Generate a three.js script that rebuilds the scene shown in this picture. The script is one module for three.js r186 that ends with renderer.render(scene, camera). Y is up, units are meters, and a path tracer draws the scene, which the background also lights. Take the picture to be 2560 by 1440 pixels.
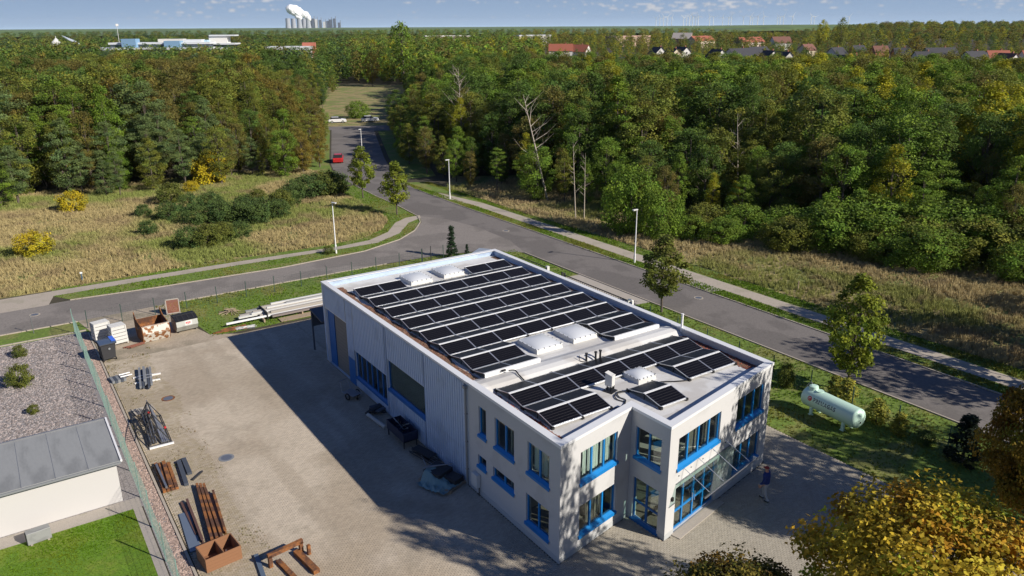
import * as THREE from 'three';
import { mergeGeometries } from 'three/addons/utils/BufferGeometryUtils.js';
import { RoundedBoxGeometry } from 'three/addons/geometries/RoundedBoxGeometry.js';
import { TextGeometry } from 'three/addons/geometries/TextGeometry.js';
import { FontLoader } from 'three/addons/loaders/FontLoader.js';
import { MarchingCubes } from 'three/addons/objects/MarchingCubes.js';

// ------------------------------------------------------------------ camera, sky, sun, exposure
const scene = new THREE.Scene();
const V = (x, y, z) => new THREE.Vector3(x, y, z);
const rad = (d) => d * Math.PI / 180;
const CAM = V(-18.04, 22.906, 50.38);
const camera = new THREE.PerspectiveCamera(40.57, 16 / 9, 0.5, 30000);
{
  const yaw = rad(34.12), pitch = rad(18.596), roll = rad(-0.295);
  const fw = V(Math.sin(yaw) * Math.cos(pitch), -Math.sin(pitch), -Math.cos(yaw) * Math.cos(pitch));
  const r = V(Math.cos(yaw), 0, Math.sin(yaw)), u = r.clone().cross(fw);
  const r2 = r.clone().multiplyScalar(Math.cos(roll)).addScaledVector(u, Math.sin(roll));
  const u2 = u.clone().multiplyScalar(Math.cos(roll)).addScaledVector(r, -Math.sin(roll));
  camera.position.copy(CAM);
  camera.quaternion.setFromRotationMatrix(new THREE.Matrix4().makeBasis(r2, u2, fw.clone().negate()));
}
const renderer = new THREE.WebGLRenderer({ antialias: true });
renderer.setSize(1024, 576);
renderer.toneMapping = THREE.LinearToneMapping;
renderer.toneMappingExposure = 1.28;
renderer.shadowMap.enabled = true;

const SUN = V(5.59, 7, 10.22).normalize();
const sun = new THREE.DirectionalLight(new THREE.Color().setRGB(1, 0.93, 0.83), 5);
sun.position.copy(SUN).multiplyScalar(150).add(V(10, 0, 0));
sun.target.position.set(10, 0, 0);
sun.castShadow = true;
sun.shadow.mapSize.set(4096, 4096);
Object.assign(sun.shadow.camera, { left: -110, right: 110, top: 110, bottom: -110, near: 1, far: 500 });
scene.add(sun, sun.target);

// seeded randomness and noise
function rng(seed) { let s = seed >>> 0; return () => { s = (s + 0x6d2b79f5) | 0; let t = Math.imul(s ^ (s >>> 15), 1 | s); t = (t + Math.imul(t ^ (t >>> 7), 61 | t)) ^ t; return ((t ^ (t >>> 14)) >>> 0) / 4294967296; }; }
const hash2 = (x, y, s) => { let h = Math.imul(x | 0, 374761393) ^ Math.imul(y | 0, 668265263) ^ Math.imul(s | 0, 1274126177); h = Math.imul(h ^ (h >>> 13), 1274126177); return ((h ^ (h >>> 16)) >>> 0) / 4294967296; };
const sm = (t) => t * t * (3 - 2 * t), lerp = (a, b, t) => a + (b - a) * t, clamp = (x, a = 0, b = 1) => Math.min(b, Math.max(a, x));
const step = (a, b, x) => sm(clamp((x - a) / (b - a)));
function vnoise(x, y, s, px = 0, py = 0) {
  const ix = Math.floor(x), iy = Math.floor(y), fx = sm(x - ix), fy = sm(y - iy);
  const w = (i, p) => (p ? ((i % p) + p) % p : i);
  const h = (a, b) => hash2(w(a, px), w(b, py), s);
  return lerp(lerp(h(ix, iy), h(ix + 1, iy), fx), lerp(h(ix, iy + 1), h(ix + 1, iy + 1), fx), fy);
}
function fbm(x, y, s, oct = 4, px = 0, py = 0) { let a = 0.5, v = 0, n = 0; for (let i = 0; i < oct; i++) { v += a * vnoise(x, y, s + i * 17, px, py); n += a; x *= 2; y *= 2; px *= 2; py *= 2; a *= 0.5; } return v / n; }

{ // computed clear sky with scattered fair-weather cumulus
  const W = 4096, H = 2048, d = new Float32Array(W * H * 4);
  const zen = [0.003, 0.034, 0.165], hor = [0.40, 0.535, 0.685];
  for (let row = 0; row < H; row++) {
    const el = ((row + 0.5) / H - 0.5) * Math.PI, y = Math.sin(el), deg = el * 180 / Math.PI;
    const t = y > 0 ? Math.pow(y, 0.23) : 0;
    const base = [0, 1, 2].map((c) => lerp(hor[c], zen[c], t));
    for (let col = 0; col < W; col++) {
      const i = (row * W + col) * 4;
      let a = 0, lit = 1;
      if (deg > 0.1 && deg < 80) {
        const az = col / W;
        let n, edge;
        if (deg < 9) { // far flat-based rows of cumulus near the horizon, foreshortened
          const k = 0.55 + deg * 0.16;
          n = fbm(az * 520 / k, deg * 4.6 / k + 7, 31, 4, 0, 0) ;
          const group = fbm(az * 60, deg * 0.8, 77, 2);
          edge = 0.68 - 0.34 * (group - 0.5) - 0.05 * step(0.8, 2.2, deg);
          a = step(edge, edge + 0.16, n) * step(0.25, 0.9, deg) * (0.75 - 0.35 * step(6, 9, deg)) * (1 - step(6.5, 9, deg) * 0.6);
          lit = 0.72 + 0.28 * step(edge, edge + 0.2, n);
        } else {
          const px = Math.cos(az * 2 * Math.PI) / y, pz = Math.sin(az * 2 * Math.PI) / y;
          n = fbm(px * 3.1 + 40, pz * 3.1 + 40, 53, 4);
          a = step(0.72, 0.86, n) * 0.6 * step(9, 13, deg);
          lit = 0.75 + 0.25 * step(0.6, 0.8, n);
        }
      }
      const cl = [0.56 * lit, 0.55 * lit, 0.55 * lit];
      for (let c = 0; c < 3; c++) d[i + c] = lerp(base[c], cl[c], a);
      d[i + 3] = 1;
    }
  }
  const sky = new THREE.DataTexture(d, W, H, THREE.RGBAFormat, THREE.FloatType);
  sky.mapping = THREE.EquirectangularReflectionMapping; sky.magFilter = THREE.LinearFilter; sky.needsUpdate = true;
  scene.background = sky; scene.environment = sky;
}

// ------------------------------------------------------------------ helpers
const taken = {};
function numbered(name) { const n = taken[name] = (taken[name] ?? -1) + 1; return n ? name + '_' + String(n).padStart(3, '0') : name; }
function tag(o, label, category, group, kind) { if (label) o.userData.label = label; if (category) o.userData.category = category; if (group) o.userData.group = group; if (kind) o.userData.kind = kind; return o; }
function shadowed(m) { m.castShadow = true; m.receiveShadow = true; return m; }
function clean(g) { if (g.index) g = g.toNonIndexed(); for (const k of Object.keys(g.attributes)) if (!['position', 'normal', 'uv', 'color'].includes(k)) g.deleteAttribute(k); g.morphAttributes = {}; return g; }
function merge(gs) { gs = gs.flat(9).map(clean); if (gs.some((g) => !g.attributes.uv)) gs.forEach((g) => g.deleteAttribute('uv')); if (gs.some((g) => !g.attributes.color)) gs.forEach((g) => g.deleteAttribute('color')); return gs.length === 1 ? gs[0] : mergeGeometries(gs); }
function mesh(name, geo, mat, parent) { const m = shadowed(new THREE.Mesh(Array.isArray(geo) ? merge(geo) : geo, mat)); m.name = parent ? name : numbered(name); (parent ?? scene).add(m); return m; }
function thing(name, label, category, pos = [0, 0, 0], turn = 0, group) { const o = new THREE.Group(); o.name = numbered(name); o.position.set(...pos); o.rotation.y = turn; scene.add(o); return tag(o, label, category, group); }
function copy(src, pos, turn, label, group, scale) { const c = src.clone(); c.userData = { ...src.userData }; c.name = numbered(src.name.replace(/_\d{3}$/, '')); if (pos) c.position.set(...pos); if (turn !== undefined) c.rotation.y = turn; if (scale) c.scale.set(...scale); if (label) c.userData.label = label; if (group) c.userData.group = group; scene.add(c); return c; }
const box = (w, h, d, x = 0, y = 0, z = 0, ry = 0, rx = 0, rz = 0) => { const g = new THREE.BoxGeometry(w, h, d); if (rx) g.rotateX(rx); if (rz) g.rotateZ(rz); if (ry) g.rotateY(ry); return g.translate(x, y, z); };
const rbox = (w, h, d, r, x = 0, y = 0, z = 0, ry = 0) => { const g = new RoundedBoxGeometry(w, h, d, 2, r); if (ry) g.rotateY(ry); return g.translate(x, y, z); };
const cyl = (r0, r1, h, seg, x = 0, y = 0, z = 0, axis = 'y') => { const g = new THREE.CylinderGeometry(r1, r0, h, seg); if (axis === 'x') g.rotateZ(-Math.PI / 2); if (axis === 'z') g.rotateX(Math.PI / 2); return g.translate(x, y, z); };
function bar(a, b, r0, r1 = r0, seg = 6) { const A = V(...a), B = V(...b), d = B.clone().sub(A); const g = new THREE.CylinderGeometry(r1, r0, d.length(), seg); g.applyQuaternion(new THREE.Quaternion().setFromUnitVectors(V(0, 1, 0), d.clone().normalize())); const m = A.add(B).multiplyScalar(0.5); return g.translate(m.x, m.y, m.z); }
const tube = (pts, r, seg = 24, rs = 6) => new THREE.TubeGeometry(new THREE.CatmullRomCurve3(pts.map((p) => V(...p))), seg, r, rs);
function planar(g, scale = 1) { // uv in metres, by the way each face points
  g = g.index ? g.toNonIndexed() : g; g.computeVertexNormals();
  const p = g.attributes.position, n = g.attributes.normal, uv = new Float32Array(p.count * 2);
  for (let i = 0; i < p.count; i++) { const ax = Math.abs(n.getX(i)), ay = Math.abs(n.getY(i)), az = Math.abs(n.getZ(i)); const [a, b] = ay >= ax && ay >= az ? [p.getX(i), p.getZ(i)] : ax > az ? [p.getZ(i), p.getY(i)] : [p.getX(i), p.getY(i)]; uv[i * 2] = a / scale; uv[i * 2 + 1] = b / scale; }
  g.setAttribute('uv', new THREE.BufferAttribute(uv, 2)); return g;
}
function sheetGeo(pts, y) { const s = new THREE.Shape(pts.map(([x, z]) => new THREE.Vector2(x, -z))); const g = new THREE.ShapeGeometry(s); g.rotateX(-Math.PI / 2); g.translate(0, y, 0); const p = g.attributes.position, uv = g.attributes.uv; for (let i = 0; i < p.count; i++) uv.setXY(i, p.getX(i), p.getZ(i)); return g; }
function ground(name, pts, y, mat, label, category = name.split('_')[0]) { return tag(mesh(name, sheetGeo(pts, y), mat), label, category, null, 'structure'); }
function inPoly(pts, x, z) { let c = false; for (let i = 0, j = pts.length - 1; i < pts.length; j = i++) { const [xi, zi] = pts[i], [xj, zj] = pts[j]; if ((zi > z) !== (zj > z) && x < (xj - xi) * (z - zi) / (zj - zi) + xi) c = !c; } return c; }
const C3 = (r, g, b) => new THREE.Color().setRGB(r, g, b);
const DUMMY = new THREE.Object3D();
function instanced(name, geo, mat, list, label, category) { // list: [x,y,z,sx,sy,sz,ry,rx,rz,color]
  const m = shadowed(new THREE.InstancedMesh(geo, mat, list.length)); m.name = numbered(name);
  list.forEach((e, i) => { DUMMY.position.set(e[0], e[1], e[2]); DUMMY.scale.set(e[3], e[4], e[5]); DUMMY.rotation.set(e[7] ?? 0, e[6] ?? 0, e[8] ?? 0); DUMMY.updateMatrix(); m.setMatrixAt(i, DUMMY.matrix); if (e[9]) m.setColorAt(i, e[9]); });
  return tag(m, label, category, null, 'stuff');
}

// ------------------------------------------------------------------ textures and materials
function texture(size, f, srgb = true) {
  const d = new Uint8Array(size * size * 4);
  for (let y = 0; y < size; y++) for (let x = 0; x < size; x++) { const c = f(x / size, y / size), i = (y * size + x) * 4; for (let k = 0; k < 3; k++) { const v = clamp(Array.isArray(c) ? c[k] : c); d[i + k] = 255 * (srgb ? (v <= 0.0031308 ? v * 12.92 : 1.055 * Math.pow(v, 1 / 2.4) - 0.055) : v); } d[i + 3] = 255; }
  const t = new THREE.DataTexture(d, size, size); t.wrapS = t.wrapT = THREE.RepeatWrapping; t.magFilter = THREE.LinearFilter; t.minFilter = THREE.LinearMipmapLinearFilter; t.generateMipmaps = true;
  if (srgb) t.colorSpace = THREE.SRGBColorSpace; t.needsUpdate = true; return t;
}
const rep = (t, m) => { const c = t.clone(); c.repeat.set(1 / m, 1 / m); c.needsUpdate = true; return c; };
const tb = (u, v, f, s, o = 4) => fbm(u * f, v * f, s, o, f, f);
const mixc = (a, b, t) => a.map((x, i) => lerp(x, b[i], t));
const fineBump = texture(512, (u, v) => tb(u, v, 64, 3, 3), false);
const coarseBump = texture(512, (u, v) => tb(u, v, 12, 9, 6), false);
const asphaltTex = texture(1024, (u, v) => { const g = tb(u, v, 256, 5, 2), p = tb(u, v, 7, 6, 6), w = Math.abs(tb(u, v, 9, 8, 5) - 0.5), c = 0.72 + 0.34 * g; const patch = step(0.46, 0.6, p) * 0.2 + (1 - step(0.0, 0.006, w)) * 0.22; return [0.212 * c * (1 - patch), 0.193 * c * (1 - patch), 0.178 * c * (1 - patch)]; });
const pathTex = texture(512, (u, v) => { const g = tb(u, v, 128, 15, 2), p = tb(u, v, 6, 16, 5), c = 0.72 + 0.36 * g; const m = step(0.5, 0.7, p) * 0.3; return mixc([0.42 * c, 0.365 * c, 0.30 * c], [0.24 * c, 0.235 * c, 0.15 * c], m); });
const meadowTex = texture(1024, (u, v) => { const g = tb(u, v, 128, 25, 3), p = tb(u, v, 8, 26, 5), q = tb(u, v, 20, 27, 4); let c = mixc([0.185, 0.15, 0.07], [0.11, 0.13, 0.035], step(0.36, 0.58, p)); c = mixc(c, [0.12, 0.085, 0.05], step(0.55, 0.7, q) * 0.6); return c.map((x) => x * (0.55 + 0.8 * g)); });
const grassTex = texture(1024, (u, v) => { const g = tb(u, v, 160, 35, 3), p = tb(u, v, 10, 36, 5); const c = mixc([0.115, 0.175, 0.022], [0.17, 0.18, 0.045], step(0.48, 0.66, p)); return c.map((x) => x * (0.5 + 0.95 * g)); });
const lawnTex = texture(1024, (u, v) => { const g = tb(u, v, 200, 45, 3), p = tb(u, v, 9, 46, 5); const c = mixc([0.105, 0.20, 0.010], [0.155, 0.215, 0.02], step(0.42, 0.65, p)); return c.map((x) => x * (0.6 + 0.75 * g)); });
const gravelTex = texture(1024, (u, v) => { const g = tb(u, v, 120, 55, 2), h = tb(u, v, 256, 57, 1), c = 0.35 + 0.85 * g + 0.25 * h; return [0.29 * c, 0.265 * c, 0.255 * c]; });
const dustTex = texture(1024, (u, v) => { const g = tb(u, v, 128, 65, 3), p = tb(u, v, 7, 66, 5), c = 0.7 + 0.5 * g; return mixc([0.38, 0.315, 0.235], [0.27, 0.23, 0.165], step(0.45, 0.7, p)).map((x) => x * c); });
const soilTex = texture(512, (u, v) => { const g = tb(u, v, 64, 75, 4); return mixc([0.03, 0.03, 0.016], [0.07, 0.055, 0.03], g); });
const plasterTex = texture(512, (u, v) => { const g = tb(u, v, 128, 85, 2), p = tb(u, v, 5, 86, 5); const c = 0.93 + 0.07 * g - 0.09 * step(0.5, 0.75, p); return [0.53 * c, 0.527 * c, 0.52 * c]; });
const membraneTex = texture(1024, (u, v) => { const g = tb(u, v, 128, 95, 3), p = tb(u, v, 6, 96, 6), q = fbm(u * 4, v * 40, 97, 4, 4, 40); let c = [0.62, 0.615, 0.595].map((x) => x * (0.93 + 0.1 * g)); c = mixc(c, [0.42, 0.39, 0.345], step(0.52, 0.72, p) * 0.5); c = mixc(c, [0.36, 0.335, 0.29], step(0.62, 0.75, q) * 0.35); return c; });
const rustTex = texture(512, (u, v) => { const g = tb(u, v, 48, 105, 4), p = tb(u, v, 8, 106, 5); return mixc([0.27, 0.105, 0.03], [0.10, 0.045, 0.025], step(0.4, 0.65, p)).map((x) => x * (0.65 + 0.6 * g)); });
const chipTex = texture(512, (u, v) => { const p = tb(u, v, 7, 115, 6), g = tb(u, v, 64, 116, 3); return mixc([0.60, 0.57, 0.50].map((x) => x * (0.85 + 0.2 * g)), [0.26, 0.11, 0.04].map((x) => x * (0.6 + 0.7 * g)), step(0.5, 0.58, p)); });
const mossTex = texture(512, (u, v) => { const p = tb(u, v, 10, 125, 5), g = tb(u, v, 90, 126, 3); return mixc([0.20, 0.085, 0.05], [0.16, 0.12, 0.07], step(0.4, 0.65, p)).map((x) => x * (0.45 + 1.0 * g)); });
const barkTex = texture(256, (u, v) => { const g = fbm(u * 24, v * 6, 135, 4, 24, 6); return mixc([0.05, 0.04, 0.03], [0.17, 0.14, 0.11], g); });
const metalTex = texture(512, (u, v) => { const p = tb(u, v, 6, 145, 5), g = tb(u, v, 80, 146, 2), c = 0.9 + 0.1 * g - 0.2 * step(0.5, 0.75, p); return [c, c, c]; });

const mat = (r, g, b, rough = 0.8, metal = 0, o = {}) => new THREE.MeshStandardMaterial({ color: C3(r, g, b), roughness: rough, metalness: metal, ...o });
const tmat = (t, m, rough = 0.9, bump = 0, o = {}) => new THREE.MeshStandardMaterial({ map: rep(t, m), roughness: rough, ...(bump ? { bumpMap: rep(fineBump, m), bumpScale: bump } : {}), ...o });
const M = {
  asphalt: tmat(asphaltTex, 19, 0.93, 0.006, { color: C3(0.86, 0.85, 0.85) }), asphaltPale: tmat(asphaltTex, 23, 0.93, 0.006, { color: C3(1.12, 1.1, 1.07) }), path: tmat(pathTex, 5, 0.95, 0.004), meadow: tmat(meadowTex, 26, 1, 0.03, { color: C3(1.5, 1.5, 1.35) }), verge: tmat(grassTex, 17, 1, 0.03), lawn: tmat(lawnTex, 13, 1, 0.02),
  gravel: tmat(gravelTex, 6, 0.95, 0.02), dust: tmat(dustTex, 9, 0.97, 0.004), soil: tmat(soilTex, 30, 1), concrete: tmat(pathTex, 3.1, 0.9, 0.003, { color: C3(1.0, 1.03, 1.08) }), kerb: tmat(pathTex, 2.3, 0.9, 0.003),
  plaster: tmat(plasterTex, 3.7, 0.9, 0.002), membrane: tmat(membraneTex, 8, 0.55, 0.0015), rust: tmat(rustTex, 3.1, 0.9, 0.003), chipped: tmat(chipTex, 1.7, 0.8, 0.002), moss: tmat(mossTex, 2.3, 1, 0.02), bark: tmat(barkTex, 1.5, 0.95, 0.02),
  cladding: mat(0.46, 0.57, 0.74, 0.45, 0.15, { map: rep(metalTex, 6) }), coping: mat(0.70, 0.71, 0.715, 0.45, 0.05), white: mat(0.58, 0.575, 0.55, 0.5), blue: mat(0.006, 0.185, 0.50, 0.42), deepBlue: mat(0.006, 0.11, 0.34, 0.5),
  alu: mat(0.66, 0.67, 0.68, 0.38, 0.75), aluWhite: mat(0.74, 0.74, 0.73, 0.5), cell: new THREE.MeshPhysicalMaterial({ color: C3(0.005, 0.0045, 0.006), roughness: 0.3, specularIntensity: 0.25 }), cellGap: mat(0.06, 0.056, 0.055, 0.5), black: mat(0.012, 0.012, 0.013, 0.55), dark: mat(0.03, 0.03, 0.033, 0.7),
  glass: new THREE.MeshPhysicalMaterial({ color: C3(0.86, 0.92, 0.9), roughness: 0.02, transmission: 1, thickness: 0, ior: 1.5 }),
  room: mat(0.30, 0.28, 0.25, 0.95), floorIn: mat(0.16, 0.13, 0.10, 0.8), curtain: mat(0.72, 0.73, 0.66, 0.95), drape: mat(0.30, 0.26, 0.21, 0.95), shutter: mat(0.20, 0.18, 0.155, 0.7), dome: mat(0.60, 0.62, 0.64, 0.25),
  tank: mat(0.52, 0.72, 0.60, 0.35), letter: mat(0.03, 0.05, 0.08, 0.5), red: mat(0.55, 0.03, 0.03, 0.5), zinc: mat(0.31, 0.315, 0.305, 0.55, 0.1, { map: rep(metalTex, 3) }), shed: mat(0.52, 0.505, 0.49, 0.9),
  fenceGreen: mat(0.17, 0.27, 0.235, 0.5), steel: mat(0.30, 0.31, 0.33, 0.4, 0.7), grey: mat(0.20, 0.21, 0.22, 0.6), slate: mat(0.055, 0.065, 0.085, 0.7), wood: mat(0.33, 0.25, 0.17, 0.9), greyWood: mat(0.36, 0.33, 0.29, 0.9), redWood: mat(0.22, 0.085, 0.055, 0.9), rubber: mat(0.015, 0.015, 0.015, 0.8),
};
// ------------------------------------------------------------------ ground, roads, paths
{
  const g = new THREE.CircleGeometry(14000, 96); g.rotateX(-Math.PI / 2); const p = g.attributes.position, uv = g.attributes.uv; for (let i = 0; i < p.count; i++) uv.setXY(i, p.getX(i), p.getZ(i));
  tag(mesh('ground', g, M.soil), 'dark soil and leaf litter under the woods reaching the horizon', 'ground', null, 'structure');
}
const MEADOW_L = [[-120, -30], [-15, -29.7], [14, -29.2], [19.5, -31.8], [23, -36], [26, -40], [26.2, -50], [26.8, -60], [27.6, -72], [26, -80], [-30, -84], [-120, -84]];
const MEADOW_R = [[37.6, 75], [37.6, -50], [44, -58], [58, -50], [75, -20], [95, 20], [110, 75]];
ground('meadow', MEADOW_L, 0.004, M.meadow, 'dry straw-coloured meadow left of the road junction', 'meadow');
ground('meadow', MEADOW_R, 0.004, M.meadow, 'dry grassland between the far footpath and the right-hand wood', 'meadow');
const VERGES = [
  [[-15, -29.9], [-9, -30.2], [2, -30.4], [12, -29.9], [16.5, -30.6], [19.6, -32.8], [22.4, -36.6], [22.8, -41], [23.8, -47], [24, -55], [24.4, -59], [28, -60.5], [27.3, -50.8], [27.1, -43.9], [26.5, -37.2], [26.2, -35.3], [25.3, -33.5], [22.6, -30.2], [19.3, -27.5], [14.1, -25.25], [4.7, -24.6], [-7, -25.1], [-13.6, -25.5], [-15, -27.7]],
  [[33.9, 70], [33.9, -40], [34.2, -52], [35.3, -58], [38.6, -56], [38.4, -30], [39.3, -8], [39, 16], [39.2, 40], [39, 70]],
  [[-40, -19.7], [11, -19.7], [20, -19.3], [27.6, -16.5], [27.7, 3], [27.9, 70], [18.15, 70], [18.15, 10], [14.5, 10], [14.5, -8.9], [-5.7, -9.6], [-6.4, -15.4], [-40, -17]],
];
ground('verge', VERGES[0], 0.008, M.verge, 'green grass verge curving round the junction corner', 'verge');
ground('verge', VERGES[1], 0.008, M.verge, 'green grass verge along the far side of the main road', 'verge');
ground('lawn', VERGES[2], 0.008, M.verge, 'rough green lawn round the back and right side of the hall', 'lawn');
ground('road', [[33.9, 70], [33.9, -40], [34.2, -52], [36.5, -64], [43.4, -82.3], [58.3, -119], [76, -111], [82, -119], [56, -131], [36, -140], [33, -133], [50.8, -126.2], [32.4, -80.5], [29, -70.1], [28.2, -61.3], [27.4, -50.8], [27.2, -43.9], [26.5, -36.5], [25.3, -33.4], [22.7, -30.1], [19.4, -27.4], [14.1, -25.2], [14, -19.7], [20, -19.4], [24.6, -18.2], [27.9, -15], [27.9, 70]], 0.014, M.asphalt, 'grey asphalt main road running past the building into the woods', 'road');
ground('road', [[-70, -25.4], [-19, -25.4], [-13.9, -25.6], [-7, -24.9], [4.7, -24.4], [14.1, -25.2], [19.4, -27.4], [22.7, -30.1], [25.3, -33.4], [26.6, -36.7], [28.6, -33], [29.6, -27], [29.4, -20], [27.9, -15], [24.6, -18.2], [20, -19.4], [14, -19.7], [8.8, -19.7], [-5.2, -19.7], [-13.3, -19.3], [-70, -19.7]], 0.018, M.asphaltPale, 'narrower asphalt side road crossing in front of the meadow', 'road');
const PATH_L = [[-70, -29.6], [-15.4, -29.4], [1.9, -29.2], [12.8, -28.7], [16.4, -29.2], [19.8, -31.4], [22.5, -35], [24.8, -36.6], [26.9, -36.9], [26.3, -35.5], [23.8, -34], [20.7, -30.1], [16.8, -27.7], [12.5, -27.6], [1.5, -27.9], [-9, -27.9], [-15, -27.8], [-15.6, -25.3], [-70, -25.3]];
ground('footpath', PATH_L, 0.022, M.path, 'pale gravel footpath curving along the left meadow', 'footpath');
ground('footpath', [[35.6, 70], [35.6, -38], [34.3, -47], [35.6, -49], [37.3, -38], [37.4, 70]], 0.022, M.path, 'pale paved footpath on the far side of the main road', 'footpath');
ground('driveway', [[24.2, -5.6], [27.88, -5.6], [27.88, 4.2], [24.2, 3.6]], 0.02, M.concrete, 'grey concrete entrance apron between main road and hall', 'driveway');
ground('driveway', [[-14, -19.4], [-6.6, -19.6], [-6.4, -15], [-13.4, -16]], 0.02, M.dust, 'dusty entrance between side road and waste containers', 'driveway');
ground('driveway', [[33.9, -3], [35.6, -2.4], [35.6, 5.6], [33.9, 5.2]], 0.02, M.concrete, 'short concrete crossing on the verge beside the far footpath', 'driveway');
ground('clearing', [[44, -134], [64, -120], [80, -142], [104, -192], [134, -246], [110, -268], [80, -218], [56, -164]], 0.006, M.meadow, 'pale grassy clearing seen through the gap at the road end', 'clearing');
ground('verge', [[36.6, -60], [44.2, -82], [59, -118.5], [66, -115], [50, -80], [42, -60]], 0.008, M.verge, 'shaded grass beside the road inside the right-hand wood', 'verge');
ground('verge', [[28.1, -61.5], [28.9, -70.3], [32.2, -80.8], [50.4, -126.2], [44, -128], [27, -84], [23, -72], [24.4, -60]], 0.009, M.verge, 'grass beside the road at the end of the left wood', 'verge');
// kerbs: concrete strips standing a little proud of the asphalt
function kerb(pts, label) { const gs = []; for (let i = 0; i < pts.length - 1; i++) { const [x0, z0] = pts[i], [x1, z1] = pts[i + 1], L = Math.hypot(x1 - x0, z1 - z0), n = Math.max(1, Math.round(L)); for (let k = 0; k < n; k++) { const t = (k + 0.5) / n; gs.push(box(L / n - 0.015, 0.1, 0.12, lerp(x0, x1, t), 0.03, lerp(z0, z1, t), -Math.atan2(z1 - z0, x1 - x0))); } } tag(mesh('kerb', planar(merge(gs)), M.kerb), label, 'kerb', null, 'structure'); }
kerb([[33.96, 60], [33.96, -40], [34.26, -52]], 'concrete kerb along the far edge of the main road');
kerb([[27.84, 60], [27.84, -15]], 'concrete kerb along the near edge of the main road');
kerb([[-13.9, -25.66], [-7, -24.98], [4.7, -24.48], [14.1, -25.28], [19.4, -27.48], [22.7, -30.18], [25.2, -33.5], [26.4, -36.5], [27.1, -43.9], [27.3, -50.8], [28.1, -61.3]], 'concrete kerb curving round the meadow corner');
kerb([[-60, -19.6], [-14, -19.25]], 'concrete kerb of the side road by the gravel garden');
kerb([[-6, -19.62], [14, -19.62]], 'concrete kerb of the side road behind the hall');

// the yard: a sanded base with small concrete paving blocks laid in rows
const YARD = [[-13.5, -16], [-10.3, -16.6], [-7.2, -15.8], [-5.8, -10.2], [-3.8, -9], [14.4, -8.8], [14.4, -0.06], [-0.06, -0.06], [-0.06, 27.42], [4.92, 26.44], [5.0, 28.92], [14.52, 26.98], [14.6, 22], [18.1, 22], [18.1, 62], [-13.5, 62]];
ground('yard', YARD, 0.012, M.dust, 'sandy joint bed of the paved yard round the building', 'yard');
{
  const r = rng(5), list = [], L = 0.2, D = 0.1;
  const wear = (x, z) => fbm(x * 0.22 + 30, z * 0.22 + 30, 201, 4), spots = (x, z) => fbm(x * 0.9 + 9, z * 0.9 + 9, 207, 3);
  for (let iz = 0, z = -8.6; z < 41; z += D, iz++) for (let x = -13.4 + (iz % 2) * L / 2; x < 18; x += L) {
    if (!inPoly(YARD, x, z) || z > 34.2 + (x + 13) * 0.02) continue;
    if (z < 5 && x > 0.5) continue;
    const w = wear(x, z), s = spots(x, z), front = step(16, 25, z) * step(-6, 2, x);
    const tyre = fbm(x * 0.9 + 20, z * 0.07 + 20, 213, 3), big = fbm(x * 0.12 + 4, z * 0.12 + 4, 217, 3);
    let c = mixc([0.46, 0.395, 0.31], [0.36, 0.30, 0.225], step(0.42, 0.66, w)); c = mixc(c, [0.33, 0.275, 0.205], step(0.5, 0.68, tyre) * 0.5); c = mixc(c, [0.40, 0.32, 0.22], step(0.5, 0.7, big) * 0.5);
    c = mixc(c, [0.33, 0.305, 0.25], front * 0.75); c = mixc(c, [0.28, 0.24, 0.18], step(0.62, 0.74, s) * 0.3);
    if (x < -10.6 + 1.6 * (w - 0.5)) c = mixc(c, [0.27, 0.22, 0.12], 0.55 * r());
    const k = 0.9 + 0.18 * r();
    list.push([x, 0.022 + 0.006 * r(), z, 1, 1, 1, 0, 0, 0, C3(c[0] * k, c[1] * k, c[2] * k)]);
  }
  const g = box(L - 0.012, 0.03, D - 0.012);
  scene.add(instanced('paving_blocks', g, new THREE.MeshStandardMaterial({ roughness: 0.92, bumpMap: fineBump, bumpScale: 0.001 }), list, 'small sandy concrete paving blocks laid in rows across the yard', 'paving'));
}
kerb([[-13.62, -16], [-13.62, 45]], 'concrete edging between yard and gravel strip');
kerb([[-60, -16.9], [-13.7, -16.7]], 'white concrete edging of the gravel garden');
ground('gravel_garden', [[-75, -16.6], [-13.7, -16.5], [-13.7, 60], [-14.55, 60], [-14.55, 11.9], [-75, 11.9]], 0.012, M.gravel, 'mauve grey gravel garden behind the green fence', 'gravel');
ground('garden_paving', [[-75, 10.9], [-14.6, 10.9], [-14.6, 60], [-15, 60], [-15, 11.9], [-75, 11.9]], 0.02, M.concrete, 'light concrete slabs round the white garden shed', 'paving');
ground('lawn', [[-75, 11.9], [-15, 11.9], [-15, 60], [-75, 60]], 0.022, M.lawn, 'mown bright green lawn below the white shed', 'lawn');
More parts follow.
